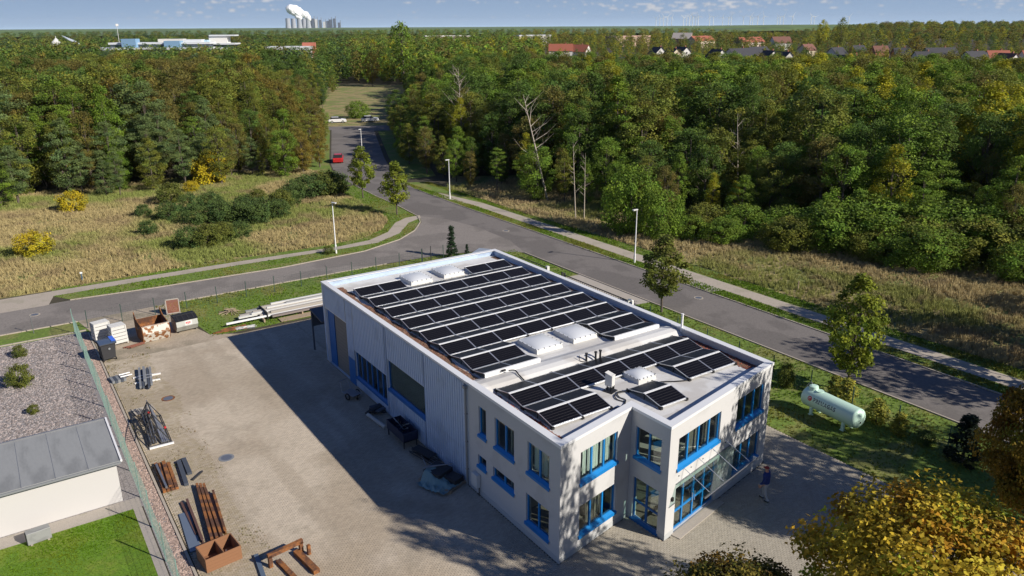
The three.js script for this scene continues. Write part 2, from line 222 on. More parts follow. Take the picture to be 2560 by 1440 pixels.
{
  const r = rng(11), list = [], strip = [], G0 = new THREE.IcosahedronGeometry(1, 0);
  for (let i = 0; i < 30000; i++) { const x = -14.7 - Math.pow(r(), 0.9) * 12, z = -16.4 + r() * 23; const s = 0.022 + 0.035 * r(), k = 0.35 + 0.9 * r(), t = r(); list.push([x, 0.02, z, s * (1 + r()), s * 0.8, s * (1 + r()), r() * 6, 0, 0, C3((0.30 + 0.05 * t) * k, (0.275 + 0.015 * t) * k, 0.265 * k)]); }
  for (let i = 0; i < 9000; i++) { const x = -14.42 + r() * 0.72, z = -16 + r() * 40; const s = 0.018 + 0.026 * r(), k = 0.5 + 0.8 * r(); strip.push([x, 0.02, z, s * (1 + r()), s * 0.8, s * (1 + r()), r() * 6, 0, 0, C3(0.38 * k, 0.28 * k, 0.23 * k)]); }
  scene.add(instanced('gravel', G0, mat(1, 1, 1, 0.95), list, 'mauve and grey pebbles of the gravel garden', 'gravel'));
  scene.add(instanced('gravel', G0, mat(1, 1, 1, 0.95), strip, 'pinkish pebbles in the strip beside the green fence', 'gravel'));
}
// manhole covers
function manhole(x, z, y, label, m = M.kerb) { const o = thing('manhole_cover', label, 'manhole cover', [x, y, z], 0, 'round manhole covers'); mesh('rim', [cyl(0.42, 0.42, 0.012, 24)], m, o); mesh('lid', [cyl(0.3, 0.3, 0.016, 24, 0, 0.001)], M.steel, o); }
manhole(31.4, -23.8, 0.022, 'round manhole cover in the main road near the junction');
manhole(32.1, 5.8, 0.022, 'round manhole cover in the main road right of the hall');
manhole(-16.8, -23.2, 0.026, 'round manhole cover in the side road at the left edge');
manhole(-10.9, -0.1, 0.046, 'rust-stained round manhole cover in the yard', M.rust);
manhole(-9.8, 9.6, 0.046, 'dark worn manhole cover in the middle of the yard', M.grey);
// ------------------------------------------------------------------ the building
const ROOF = 5.62, TOP = 5.98;
const wallFrame = (P, Q) => { const d = V(Q[0] - P[0], 0, Q[1] - P[1]), L = d.length(); d.normalize(); const n = d.clone().cross(V(0, 1, 0)); return { L, d, m: new THREE.Matrix4().makeBasis(d, V(0, 1, 0), n).setPosition(P[0], 0, P[1]) }; };
function mitred(outline, holes, t, out, L, s0, s1, m) { // outline and holes in (along, up); extruded inward, ends cut on the corner bisectors
  const sh = new THREE.Shape(outline.map((p) => new THREE.Vector2(...p)));
  for (const [a, b, c, d] of holes) sh.holes.push(new THREE.Path([[a, c], [a, d], [b, d], [b, c]].map((p) => new THREE.Vector2(...p))));
  const g = new THREE.ExtrudeGeometry(sh, { depth: t, bevelEnabled: false }); g.translate(0, 0, out - t);
  const p = g.attributes.position;
  for (let i = 0; i < p.count; i++) { const w = -p.getZ(i); if (Math.abs(p.getX(i)) < 1e-4) p.setX(i, s0 * w); else if (Math.abs(p.getX(i) - L) < 1e-4) p.setX(i, L - s1 * w); }
  g.applyMatrix4(m); return planar(g);
}
function turnTan(a, b) { const s = a.z * b.x - a.x * b.z, c = a.dot(b); return Math.tan(Math.atan2(s, c) / 2); }
// A window: blue frame with mullions, one pane per light, sloping sill, optional curtains. u, v are its corners in the wall's frame.
function windowPart(parent, m, [u0, u1, v0, v1], lights, o = {}) {
  const w = new THREE.Group(); w.name = o.name ?? 'window'; w.applyMatrix4(m); parent.add(w);
  const W = u1 - u0, H = v1 - v0, z = -(o.inset ?? 0.13), fm = o.frame ?? M.blue, cx = (u0 + u1) / 2, gs = [], fw = 0.07;
  gs.push(box(W, fw, 0.07, cx, v1 - fw / 2, z), box(W, 0.1, 0.07, cx, v0 + 0.05, z), box(fw, H, 0.074, u0 + fw / 2, v0 + H / 2, z), box(fw, H, 0.074, u1 - fw / 2, v0 + H / 2, z));
  for (let i = 1; i < lights; i++) gs.push(box(0.1, H - 0.01, 0.08, u0 + W * i / lights, v0 + H / 2, z));
  for (const k of o.rails ?? []) gs.push(box(W - 0.02, 0.09, 0.078, cx, v0 + k, z));
  mesh('frame', gs, fm, w);
  for (let i = 0; i < lights; i++) { const rows = [0.1, ...(o.rails ?? []), H]; for (let k = 0; k < rows.length - 1; k++) mesh('pane', box(W / lights - 0.12, rows[k + 1] - rows[k] - 0.03, 0.008, u0 + W * (i + 0.5) / lights, v0 + (rows[k] + rows[k + 1]) / 2, z - 0.005), M.glass, w); }
  if (o.sill !== false) { const s = new THREE.Shape([[-(-z - 0.03), 0.10], [0.05, 0.01], [0.07, 0.01], [0.07, -0.13], [0.05, -0.13], [0.05, -0.02], [-(-z - 0.03), -0.02]].map((p) => new THREE.Vector2(...p))); const g = new THREE.ExtrudeGeometry(s, { depth: W + 0.14, bevelEnabled: false }); g.rotateY(-Math.PI / 2); g.translate(u1 + 0.07, v0, 0); mesh('sill', g, fm, w); }
  if (o.curtain) { const gs2 = [], r = rng(Math.round(u0 * 100 + v0 * 7)); const n = o.strips ?? 6; for (let i = 0; i < n; i++) { if (r() < (o.gap ?? 0.3)) continue; const a = u0 + 0.1 + (W - 0.2) * i / n, b = a + (W - 0.2) / n * (0.55 + 0.5 * r()), pl = new THREE.PlaneGeometry(b - a, H - 0.22, 24, 1), p = pl.attributes.position; for (let k = 0; k < p.count; k++) { p.setZ(k, 0.035 * Math.sin(p.getX(k) * 38 + r() * 0.4) + 0.02 * r()); if (p.getY(k) < 0) p.setX(k, p.getX(k) * (0.82 + 0.25 * r())); } pl.translate((a + b) / 2, v0 + H / 2, z - 0.22); pl.computeVertexNormals(); gs2.push(pl); } if (gs2.length) mesh('curtain', gs2, o.curtain, w); }
  return w;
}
const OUT = { P: [0, 19.79], C: [0, 27.39], D: [4.98, 26.38], E: [5.06, 28.85], F: [14.46, 26.93], H: [14.46, 19.79] };
const office = thing('office_building', 'two-storey white office block with blue window frames in front of the hall', 'building', [0, 0, 0]);
const LOW = [0.78, 2.36], UP = [3.52, 5.12];
const officeWalls = [
  ['P', 'C', [{ r: [20.74 - 19.79, 21.42 - 19.79, ...UP], n: 1 }, { r: [22.2 - 19.79, 23.86 - 19.79, ...UP], n: 2 }, { r: [24.94 - 19.79, 26.6 - 19.79, ...UP], n: 2, o: { curtain: M.curtain, strips: 4, gap: 0.1 } }, { r: [20.6 - 19.79, 21.38 - 19.79, 1.72, 2.34], n: 1 }, { r: [22.0 - 19.79, 23.84 - 19.79, 1.72, 2.34], n: 2 }, { r: [24.82 - 19.79, 26.6 - 19.79, ...LOW], n: 2 }]],
  ['C', 'D', [{ r: [1.36, 4.05, ...UP], n: 3, o: { curtain: M.curtain, strips: 6, gap: 0.05 } }, { r: [1.36, 4.05, ...LOW], n: 3, o: { curtain: M.drape, strips: 7, gap: 0.3 } }]],
  ['D', 'E', [{ r: [0.32, 1.96, ...UP], n: 2 }, { r: [0.3, 1.98, 0.12, 2.42], n: 2, o: { rails: [0.98] , name: 'side_door', frame: M.deepBlue } }]],
  ['E', 'F', [{ r: [0.73, 4.45, ...UP], n: 4, o: { curtain: M.drape, strips: 14, gap: 0.32 } }, { r: [6.05, 8.88, ...UP], n: 3 }, { r: [6.1, 8.85, ...LOW], n: 3 }, { r: [0.74, 4.5, 0.03, 2.5], n: 4, o: { rails: [1.0], sill: false, name: 'entrance_door', inset: 0.2 } }]],
  ['F', 'H', []],
];
{
  const keys = ['P', 'C', 'D', 'E', 'F', 'H'], dirs = officeWalls.map(([a, b]) => wallFrame(OUT[a], OUT[b]).d);
  officeWalls.forEach(([a, b, wins], i) => {
    const { L, m } = wallFrame(OUT[a], OUT[b]);
    const s0 = i ? turnTan(dirs[i - 1], dirs[i]) : 0, s1 = i < dirs.length - 1 ? turnTan(dirs[i], dirs[i + 1]) : 0;
    mesh('wall', mitred([[0, 0], [L, 0], [L, TOP], [0, TOP]], wins.map((w) => w.r), 0.3, 0, L, s0, s1, m), M.plaster, office);
    mesh('coping', mitred([[0, TOP + 0.003], [L, TOP + 0.003], [L, TOP + 0.05], [0, TOP + 0.05]], [], 0.40, 0.045, L, s0, s1, m), M.coping, office);
    mesh('coping_edge', mitred([[0, TOP - 0.1], [L, TOP - 0.1], [L, TOP], [0, TOP]], [], 0.016, 0.042, L, s0, s1, m), M.coping, office);
    mesh('plinth', mitred([[0, 0.01], [L, 0.01], [L, 0.3], [0, 0.3]], wins.filter((w) => w.r[2] < 0.3).map((w) => [w.r[0], w.r[1], 0.011, 0.299]), 0.012, 0.012, L, s0, s1, m), mat(0.42, 0.43, 0.43, 0.9), office);
    for (const w of wins) windowPart(office, m, w.r, w.n, w.o);
    if (a === 'E') { // entrance: glass canopy on steel rods, wall lamp, door handles
      const part = (name, g, mt) => { const q = mesh(name, g, mt, office); q.applyMatrix4(m); return q; };
      const can = part('canopy', box(4.9, 0.016, 1.5, 3.15, 2.72, 0.78, 0, 0.05), new THREE.MeshPhysicalMaterial({ color: C3(0.75, 0.85, 0.82), roughness: 0.04, transmission: 1, thickness: 0, ior: 1.5 }));
      mesh('edge_rail', [box(4.92, 0.035, 0.04, 3.15, 2.69, 1.54), box(4.92, 0.04, 0.03, 3.15, 2.76, 0.03)], M.steel, can);
      for (const u of [1.3, 2.55, 3.8, 5.0]) { const q = mesh('canopy_rod', [bar([u, 3.35, 0.01], [u, 2.69, 1.42], 0.017), cyl(0.045, 0.045, 0.03, 10, u, 3.36, 0.015, 'z')], M.alu, office); q.applyMatrix4(m); }
      part('wall_lamp', [rbox(0.13, 0.2, 0.1, 0.02, 0.42, 2.1, 0.05)], M.black);
      part('door_handle', [box(0.03, 0.5, 0.04, 2.5, 1.15, -0.12), box(0.03, 0.5, 0.04, 2.72, 1.15, -0.12)], M.alu);
      for (let k = 0; k < 5; k++) part('wall_stud', cyl(0.03, 0.03, 0.04, 8, 0.9 + k * 1.05, 3.12, 0.02, 'z'), M.grey);
      part('doorstep', box(4.1, 0.06, 0.5, 2.62, 0.05, 0.25), M.concrete);
    }
    if (a === 'P') { const g = mesh('meter_box', [rbox(0.55, 0.75, 0.24, 0.03, 0.75, 0.86, 0.13)], M.white, office); g.applyMatrix4(m); const q = mesh('pipe', [bar([1.0, 0.5, 0.08], [1.0, 0.06, 0.1], 0.03)], M.black, office); q.applyMatrix4(m); }
  });
  const inner = [[0.3, 19.82], [0.3, 27.0], [5.0, 26.06], [5.3, 28.4], [14.1, 26.6], [14.16, 19.82]];
  const slab = (y, m2, name, t = 0.2) => { const s = new THREE.Shape(inner.map(([x, z]) => new THREE.Vector2(x, -z))), g = new THREE.ExtrudeGeometry(s, { depth: t, bevelEnabled: false }); g.rotateX(-Math.PI / 2); g.translate(0, y, 0); mesh(name, planar(g), m2, office); };
  slab(0.02, M.floorIn, 'floor', 0.06); slab(2.72, M.room, 'storey_floor', 0.22); slab(ROOF - 0.25, M.membrane, 'roof', 0.25);
  mesh('partition', [box(13.8, 2.6, 0.1, 7.2, 1.4, 23.2), box(13.8, 2.4, 0.1, 7.2, 4.16, 23.2), box(0.1, 2.6, 3.0, 5.2, 1.4, 24.8), box(0.1, 2.4, 3, 5.2, 4.16, 24.8), box(0.1, 2.4, 3.4, 10.6, 4.16, 25)], M.room, office);
  mesh('partition', [box(13.8, 5.3, 0.1, 7.2, 2.75, 19.9)], M.room, office);
  mesh('downpipe', [bar([-0.09, 5.75, 19.62], [-0.09, 0.05, 19.62], 0.055, 0.055, 10), box(0.2, 0.16, 0.2, -0.09, 5.72, 19.62), ...[1, 2.6, 4.2].map((y) => box(0.14, 0.03, 0.14, -0.07, y, 19.62))], M.zinc, office);
  mesh('flue_pipe', [cyl(0.07, 0.07, 1.1, 12, 14.2, 6.3, 20.6), cyl(0.085, 0.085, 0.05, 12, 14.2, 6.86, 20.6)], M.aluWhite, office);
  // membrane-covered upstand between the two roofs
  const s = new THREE.Shape([[-0.95, 0], [-0.35, 0.22], [0.15, 0.27], [0.5, 0.2], [0.85, 0]].map((p) => new THREE.Vector2(...p))); const g = new THREE.ExtrudeGeometry(s, { depth: 13.74, bevelEnabled: false }); g.rotateY(-Math.PI / 2); g.translate(14.1, ROOF + 0.003, 19.95);
  mesh('roof_upstand', planar(g), M.membrane, office);
}
const hall = thing('production_hall', 'long white metal-clad hall with flat roof carrying solar panel rows', 'building', [0, 0, 0]);
{
  const openings = [[0.35, 4.1, 0.03, 4.2], [5.3, 10.02, 0.74, 2.6], [10.3, 15.05, 1.87, 3.82]];
  const LW = wallFrame([0, 0], [0, 19.78]);
  mesh('wall', mitred([[0, 0], [LW.L, 0], [LW.L, TOP], [0, TOP]], openings, 0.22, 0, LW.L, 1, 0, LW.m), mat(0.5, 0.55, 0.6, 0.6), hall);
  const BW = wallFrame([14.46, 0], [0, 0]), RW = wallFrame([14.46, 19.78], [14.46, 0]);
  mesh('wall', mitred([[0, 0], [BW.L, 0], [BW.L, TOP], [0, TOP]], [], 0.22, 0, BW.L, 1, 1, BW.m), M.cladding, hall);
  mesh('wall', mitred([[0, 0], [RW.L, 0], [RW.L, TOP], [0, TOP]], [], 0.22, 0, RW.L, 0, 1, RW.m), M.cladding, hall);
  for (const [w, a, b] of [[LW, 1, 0], [BW, 1, 1], [RW, 0, 1]]) { mesh('coping', mitred([[0, TOP + 0.003], [w.L, TOP + 0.003], [w.L, TOP + 0.05], [0, TOP + 0.05]], [], 0.36, 0.06, w.L, a, b, w.m), M.coping, hall); mesh('coping_edge', mitred([[0, TOP - 0.08], [w.L, TOP - 0.08], [w.L, TOP], [0, TOP]], [], 0.014, 0.056, w.L, a, b, w.m), M.coping, hall); }
  // trapezoidal sheet cladding, one sheet of ribs per stretch of wall round the openings
  const sheets = [[0.06, 0.3, 0.1, TOP - 0.09], [0.36, 4.08, 4.28, TOP - 0.09], [4.16, 5.24, 0.12, TOP - 0.09], [5.3, 10.02, 2.68, TOP - 0.09], [5.3, 10.02, 0.12, 0.62], [10.08, 10.24, 0.12, TOP - 0.09], [10.3, 15.05, 3.9, TOP - 0.09], [10.3, 15.05, 0.12, 1.74], [15.11, 19.48, 0.12, TOP - 0.09]];
  for (const [z0, z1, y0, y1] of sheets) {
    const prof = [], p = 0.24; let z = z0; prof.push([z0, 0.065]); for (let k = Math.ceil(z0 / p); k * p + 0.13 < z1; k++) { const b = k * p; if (b < z0) continue; prof.push([b, 0.065], [b + 0.012, 0.004], [b + 0.068, 0.004], [b + 0.08, 0.065]); } prof.push([z1, 0.065]);
    const pos = [], idx = []; prof.forEach(([a, d]) => pos.push(-d, y0, a, -d, y1, a)); for (let i = 0; i < prof.length - 1; i++) { const a = i * 2; idx.push(a, a + 1, a + 2, a + 1, a + 3, a + 2); }
    const g = new THREE.BufferGeometry(); g.setAttribute('position', new THREE.Float32BufferAttribute(pos, 3)); g.setIndex(idx); const gg = planar(g); mesh('cladding_sheet', gg, M.cladding, hall);
  }
  mesh('plinth', [box(0.02, 0.1, 1.1, -0.012, 0.06, 4.7), box(0.02, 0.1, 14.2, -0.012, 0.06, 12.4)], mat(0.4, 0.42, 0.44, 0.9), hall);
  windowPart(hall, LW.m, openings[1], 6, { frame: M.deepBlue, inset: 0.1 });
  const w2 = windowPart(hall, LW.m, openings[2], 1, { frame: M.deepBlue, inset: 0.1 }); mesh('blind', box(4.6, 1.72, 0.02, 12.67, 2.86, -0.19), mat(0.075, 0.08, 0.065, 0.8), w2);
  const door = new THREE.Group(); door.name = 'roller_door'; door.applyMatrix4(LW.m); hall.add(door);
  const sl = []; for (let k = 0; k < 16; k++) sl.push(box(2.5, 0.245, 0.03, 2.82, 0.17 + k * 0.258, -0.17)); mesh('curtain', sl, M.shutter, door);
  mesh('door_leaf', [box(1.12, 4.1, 0.05, 0.96, 2.1, -0.14)], M.deepBlue, door); mesh('jamb', [box(0.09, 4.2, 0.2, 0.31, 2.12, -0.06), box(0.07, 4.2, 0.2, 4.13, 2.12, -0.06), box(3.8, 0.07, 0.2, 2.2, 4.24, -0.06)], M.aluWhite, door);
  mesh('blue_panel', box(0.03, 1.86, 1.04, -0.055, 0.97, 4.7), M.deepBlue, hall);
  mesh('roof', planar(box(14.0, 0.25, 19.5, 7.23, ROOF - 0.125, 10)), M.membrane, hall);
  mesh('floor', box(14, 0.06, 19.4, 7.23, 0.03, 9.96), M.floorIn, hall);
  mesh('lean_to', [box(3.2, 0.12, 2.4, 1.4, 3.1, -1.3, 0, 0.12), box(0.1, 3, 0.1, -0.1, 1.5, -2.4), box(0.1, 3, 0.1, 2.9, 1.5, -2.4), box(3.1, 1.2, 0.05, 1.4, 2.5, -2.44)], M.slate, hall);
}
// ------------------------------------------------------------------ roof furniture
const ord = ['first', 'second', 'third', 'fourth', 'fifth', 'sixth', 'seventh', 'eighth', 'ninth', 'tenth'];
const TILT = rad(11.5), PW = 1.745, PD = 1.13;
{
  const frameG = merge([box(PW, 0.035, 0.032, 0, 0, PD / 2 - 0.016), box(PW, 0.035, 0.032, 0, 0, -PD / 2 + 0.016), box(0.026, 0.035, PD - 0.064, PW / 2 - 0.013, 0, 0), box(0.026, 0.035, PD - 0.064, -PW / 2 + 0.013, 0, 0)]);
  const backG = box(PW - 0.05, 0.01, PD - 0.06, 0, 0.003, 0), rowG = box(PW - 0.08, 0.004, 0.158, 0, 0.0105, 0);
  const proto = new THREE.Group(); proto.name = 'solar_panel';
  mesh('frame', frameG, M.alu, proto); mesh('backing', backG, M.cellGap, proto); for (let k = 0; k < 6; k++) { const c = mesh('cell_row', rowG, M.cell, proto); c.position.z = -0.4425 + k * 0.177; }
  const rh = 0.14 + PD * Math.sin(TILT), run = PD * Math.cos(TILT) + 0.05;
  const postG = box(0.04, rh - 0.02, 0.04, 0, rh / 2, 0), footG = merge([box(0.09, 0.03, 0.22, 0, 0.13, 0), box(0.14, 0.1, 0.18, 0, 0.05, 0)]), strutN = bar([0, rh - 0.04, 0.02], [0, 0.1, run], 0.016), strutF = bar([0, rh - 0.04, -0.02], [0, 0.1, -run], 0.016);
  // one array = a rack with its panels; near / far say on which slopes panels lie
  const array = (x0, n, ridge, near, far, label) => {
    const x1 = x0 + n * 1.762, o = thing('solar_array', label, 'solar array', [0, ROOF, ridge], 0, 'solar panel rows on the flat roofs');
    mesh('ridge_rail', box(x1 - x0, 0.03, 0.13, (x0 + x1) / 2, rh + 0.012, 0), M.aluWhite, o);
    for (let i = 0; i <= n; i++) { const x = clamp(x0 + 1.762 * i, x0 + 0.03, x1 - 0.03); const put = (nm, g, m, z = 0) => { const q = mesh(nm, g, m, o); q.position.set(x, 0, z); }; put('post', postG, M.dark); if (near) { put('strut', strutN, M.dark); put('foot', footG, M.black, run - 0.02); } if (far) { put('strut', strutF, M.dark); put('foot', footG, M.black, -run + 0.02); } put('base_rail', box(0.05, 0.04, (near ? run : 0.3) + (far ? run : 0.3), 0, 0.025, ((near ? run : 0.3) - (far ? run : 0.3)) / 2), M.alu); }
    if (near) mesh('foot_rail', box(x1 - x0, 0.03, 0.05, (x0 + x1) / 2, 0.105, run + 0.02), M.alu, o);
    if (far && !near) mesh('end_plate', box(x1 - x0, rh - 0.06, 0.02, (x0 + x1) / 2, rh / 2 + 0.03, 0.08), M.aluWhite, o);
    for (const away of [false, true]) { if (away ? !far : !near) continue; for (let i = 0; i < n; i++) { const c = proto.clone(); c.rotation.x = away ? -TILT : TILT; c.position.set(x0 + 1.762 * (i + 0.5), 0.14 + PD / 2 * Math.sin(TILT), (away ? -1 : 1) * (0.05 + PD / 2 * Math.cos(TILT))); o.add(c); } }
  };
  const rows = ['farthest', 'second', 'third', 'fourth', 'fifth', 'sixth', 'seventh'];
  for (let k = 0; k < 7; k++) {
    const ridge = 2.70 + 2.385 * k;
    if (k === 0 || k === 6) { const e = k ? 'next to the roof step end' : 'at the far end'; array(1.21, 2, ridge, true, k > 0, `two solar panels left of the skylights ${e} of hall`); array(10.0, 2, ridge, true, k > 0, `two solar panels right of the skylights ${e} of hall`); }
    else array(1.2, 7, ridge, true, true, `long row of seven black solar panels, ${rows[k]} row from the far end of the hall`);
  }
  const z8 = 2.70 + 2.385 * 7 - 0.02;
  array(1.21, 2, z8, false, true, 'half tent of panels with white back plate left of the near skylights'); array(10.0, 2, z8, false, true, 'half tent of panels with white back plate right of the near skylights');
  array(0.99, 7, 21.95, true, true, 'long row of seven solar panels on the office roof'); array(0.99, 2, 24.3, true, true, 'two solar panels near the front left corner of the office roof');
  array(9.8, 2, 24.25, true, true, 'two solar panels near the right parapet of the office roof'); array(6.37, 1, 25.7, true, true, 'single solar panel at the front edge of the office roof');
}
// skylights: curb, domed acrylic cover, edge clips
const CLIPX = box(0.05, 0.07, 0.03), CLIPZ = box(0.03, 0.07, 0.05);
function skylight(x0, x1, z0, z1, label) {
  const w = x1 - x0, d = z1 - z0, o = thing('skylight', label, 'skylight', [(x0 + x1) / 2, ROOF, (z0 + z1) / 2], 0, 'domed skylights on the flat roofs');
  const curb = new THREE.Shape([[-w / 2, 0], [-w / 2 + 0.07, 0.3], [w / 2 - 0.07, 0.3], [w / 2, 0]].map((p) => new THREE.Vector2(...p)));
  const g = new THREE.CylinderGeometry(0.5 * 0.95 * Math.SQRT2, 0.5 * Math.SQRT2, 0.22, 4); g.rotateY(Math.PI / 4); g.scale(w, 1, d); g.translate(0, 0.11, 0); const gn = g.toNonIndexed(); gn.computeVertexNormals(); mesh('curb', gn, M.white, o);
  mesh('frame', rbox(w * 0.98, 0.05, d * 0.98, 0.02, 0, 0.24, 0), M.aluWhite, o);
  const dm = new THREE.PlaneGeometry(1, 1, 20, 20); dm.rotateX(-Math.PI / 2); const p = dm.attributes.position; for (let i = 0; i < p.count; i++) { const a = p.getX(i) * 2, b = p.getZ(i) * 2; p.setY(i, 0.265 + 0.17 * Math.pow(1 - a * a, 0.8) * Math.pow(1 - b * b, 0.8)); p.setX(i, p.getX(i) * w * 0.93); p.setZ(i, p.getZ(i) * d * 0.93); } dm.computeVertexNormals(); mesh('dome', dm, M.dome, o);
  for (let k = 0; k < 5; k++) { const t = -0.42 + k * 0.21; for (const s of [-1, 1]) { mesh('clip', CLIPX, M.grey, o).position.set(t * w, 0.265, s * d * 0.488); mesh('clip', CLIPZ, M.grey, o).position.set(s * w * 0.488, 0.265, t * d); } }
}
skylight(5.25, 6.98, 1.45, 3.4, 'white domed skylight at the far end of the hall roof, left of two');
skylight(7.95, 9.68, 1.3, 3.3, 'white domed skylight at the far end of the hall roof, right of two');
skylight(5.38, 7.2, 16.3, 18.25, 'white domed skylight near the roof step, left of two');
skylight(8.0, 9.78, 16.25, 18.2, 'white domed skylight near the roof step, right of two');
skylight(7.36, 8.6, 23.05, 24.28, 'small domed skylight on the office roof');
// roof vents on the step, inverter box on its stand, cables
[[6.95, 20.62], [7.45, 20.8], [7.72, 20.86]].forEach(([x, z], i) => { const o = thing('roof_vent', ['short black vent pipe by the roof step with curved cable, left of three', 'short black vent pipe by the roof step, middle of three', 'tallest black vent pipe by the roof step, right of three'][i], 'vent', [x, ROOF, z], 0, 'black vent pipes at the roof step'); mesh('pipe', cyl(0.06, 0.055, 0.5 + i * 0.04, 12, 0, 0.26, 0), M.black, o); mesh('cap', [cyl(0.085, 0.085, 0.07, 12, 0, 0.52 + i * 0.04, 0)], M.dark, o); });
tag(mesh('roof_cable', [tube([[6.6, ROOF + 0.45, 20.45], [6.55, ROOF + 0.2, 20.55], [6.8, ROOF + 0.12, 20.7], [7.2, ROOF + 0.1, 20.8], [7.7, ROOF + 0.1, 20.9]], 0.02)], M.black), 'thin black cable linking the vent pipes at the roof step', 'cable');
tag(mesh('roof_cable', [tube([[2.5, ROOF + 0.36, 19.7], [2.75, ROOF + 0.38, 19.9], [2.7, ROOF + 0.3, 20.4], [2.85, ROOF + 0.05, 20.9], [3.1, ROOF + 0.05, 21.0]], 0.035), box(0.25, 0.06, 0.12, 2.3, ROOF + 0.36, 19.55)], M.black), 'black cable dropping over the roof step on the left', 'cable');
tag(mesh('roof_cable', [tube([[4.6, ROOF + 0.03, 25.5], [5.0, ROOF + 0.04, 25.6], [5.45, ROOF + 0.04, 25.4], [5.35, ROOF + 0.04, 24.9], [5.6, ROOF + 0.05, 24.5], [6.1, ROOF + 0.06, 24.5], [6.5, ROOF + 0.1, 24.75]], 0.028, 40), tube([[5.2, ROOF + 0.03, 25.55], [5.65, ROOF + 0.04, 25.2], [5.6, ROOF + 0.04, 24.8], [5.9, ROOF + 0.05, 24.35], [6.3, ROOF + 0.08, 24.6]], 0.028, 40)], M.black), 'looping pair of black cables between the front panels on the office roof', 'cable');
tag(mesh('roof_cable', [tube([[8.0, ROOF + 0.03, 24.6], [8.5, ROOF + 0.04, 24.7], [9.2, ROOF + 0.04, 25.1], [9.9, ROOF + 0.04, 25.35], [10.1, ROOF + 0.06, 25.2]], 0.025, 30), tube([[8.05, ROOF + 0.03, 24.75], [8.6, ROOF + 0.04, 24.82], [9.3, ROOF + 0.04, 25.2], [9.95, ROOF + 0.04, 25.45]], 0.025, 30)], M.black), 'double black cable right of the small office skylight', 'cable');
{ const o = thing('inverter_box', 'white inverter box on black stand on the office roof', 'inverter', [5.72, ROOF, 23.95], 0.3); mesh('housing', [rbox(0.3, 0.62, 0.42, 0.03, 0, 0.6, 0), box(0.32, 0.03, 0.46, 0, 0.93, 0, 0, 0.25)], M.white, o); mesh('stand', [box(0.05, 0.32, 0.05, -0.1, 0.16, 0.12), box(0.05, 0.32, 0.05, 0.1, 0.16, 0.12), box(0.05, 0.32, 0.05, 0, 0.16, -0.15), box(0.55, 0.04, 0.55, 0, 0.02, 0.02)], M.black, o); mesh('cable_gland', [cyl(0.03, 0.03, 0.2, 8, -0.08, 0.25, 0.2), cyl(0.03, 0.03, 0.2, 8, 0.06, 0.25, 0.2)], M.black, o); }
[[4.05, 18.9 + 0.35, 'left'], [11.2, 18.95 + 0.3, 'middle'], [12.7, 19.0 + 0.2, 'right']].forEach(([x, z, s]) => { const o = thing('roof_drain', `small black roof outlet by the roof step, ${s} of three`, 'drain', [x, ROOF, z], 0, 'roof outlets'); mesh('grate', [cyl(0.1, 0.08, 0.06, 12, 0, 0.04, 0)], M.black, o); });
// moss and grit gathered along the parapets
{
  const r = rng(21), bands = [[0.3, 1.15, 0.9, 19.2, 0.72], [13.62, 14.1, 0.6, 19.0, 0.6], [0.32, 0.95, 20.95, 26.5, 0.75], [13.35, 14.1, 20.9, 26.2, 0.65]], list = [];
  for (const [x0, x1, z0, z1, dens] of bands) {
    const left = x0 < 5, pts = [], back = []; for (let z = z0; z <= z1; z += 0.25) { const w = (x1 - x0) * (0.45 + 0.9 * fbm(z * 0.7, x0, 61, 3)); if (left) { pts.push([x0, z]); back.push([x0 + w + 0.05 * r(), z]); } else { pts.push([x1 - w - 0.05 * r(), z]); back.push([x1, z]); } }
    mesh('moss', sheetGeo([...pts, ...back.reverse()], ROOF + 0.006), M.moss, z0 > 20 ? office : hall);
    for (let i = 0; i < (z1 - z0) * 170; i++) { const z = lerp(z0, z1, r()), w = (x1 - x0) * (0.5 + 0.95 * fbm(z * 0.7, x0, 61, 3)), t = Math.pow(r(), 1.3) * w, x = left ? x0 + t : x1 - t, s = 0.012 + 0.03 * r() * r(), k = 0.5 + 0.9 * r(), red = r(); list.push([x, ROOF + 0.012, z, s * (1 + r()), s * 0.8, s * (1 + r()), r() * 6, 0, 0, z0 > 20 ? C3((0.20 + 0.12 * red) * k, 0.075 * k, 0.045 * k) : C3((0.19 + 0.05 * red) * k, 0.125 * k, 0.085 * k)]); }
  }
  scene.add(instanced('roof_moss', new THREE.IcosahedronGeometry(1, 0), mat(1, 1, 1, 1), list, 'reddish brown moss and grit along the roof parapets', 'moss'));
}
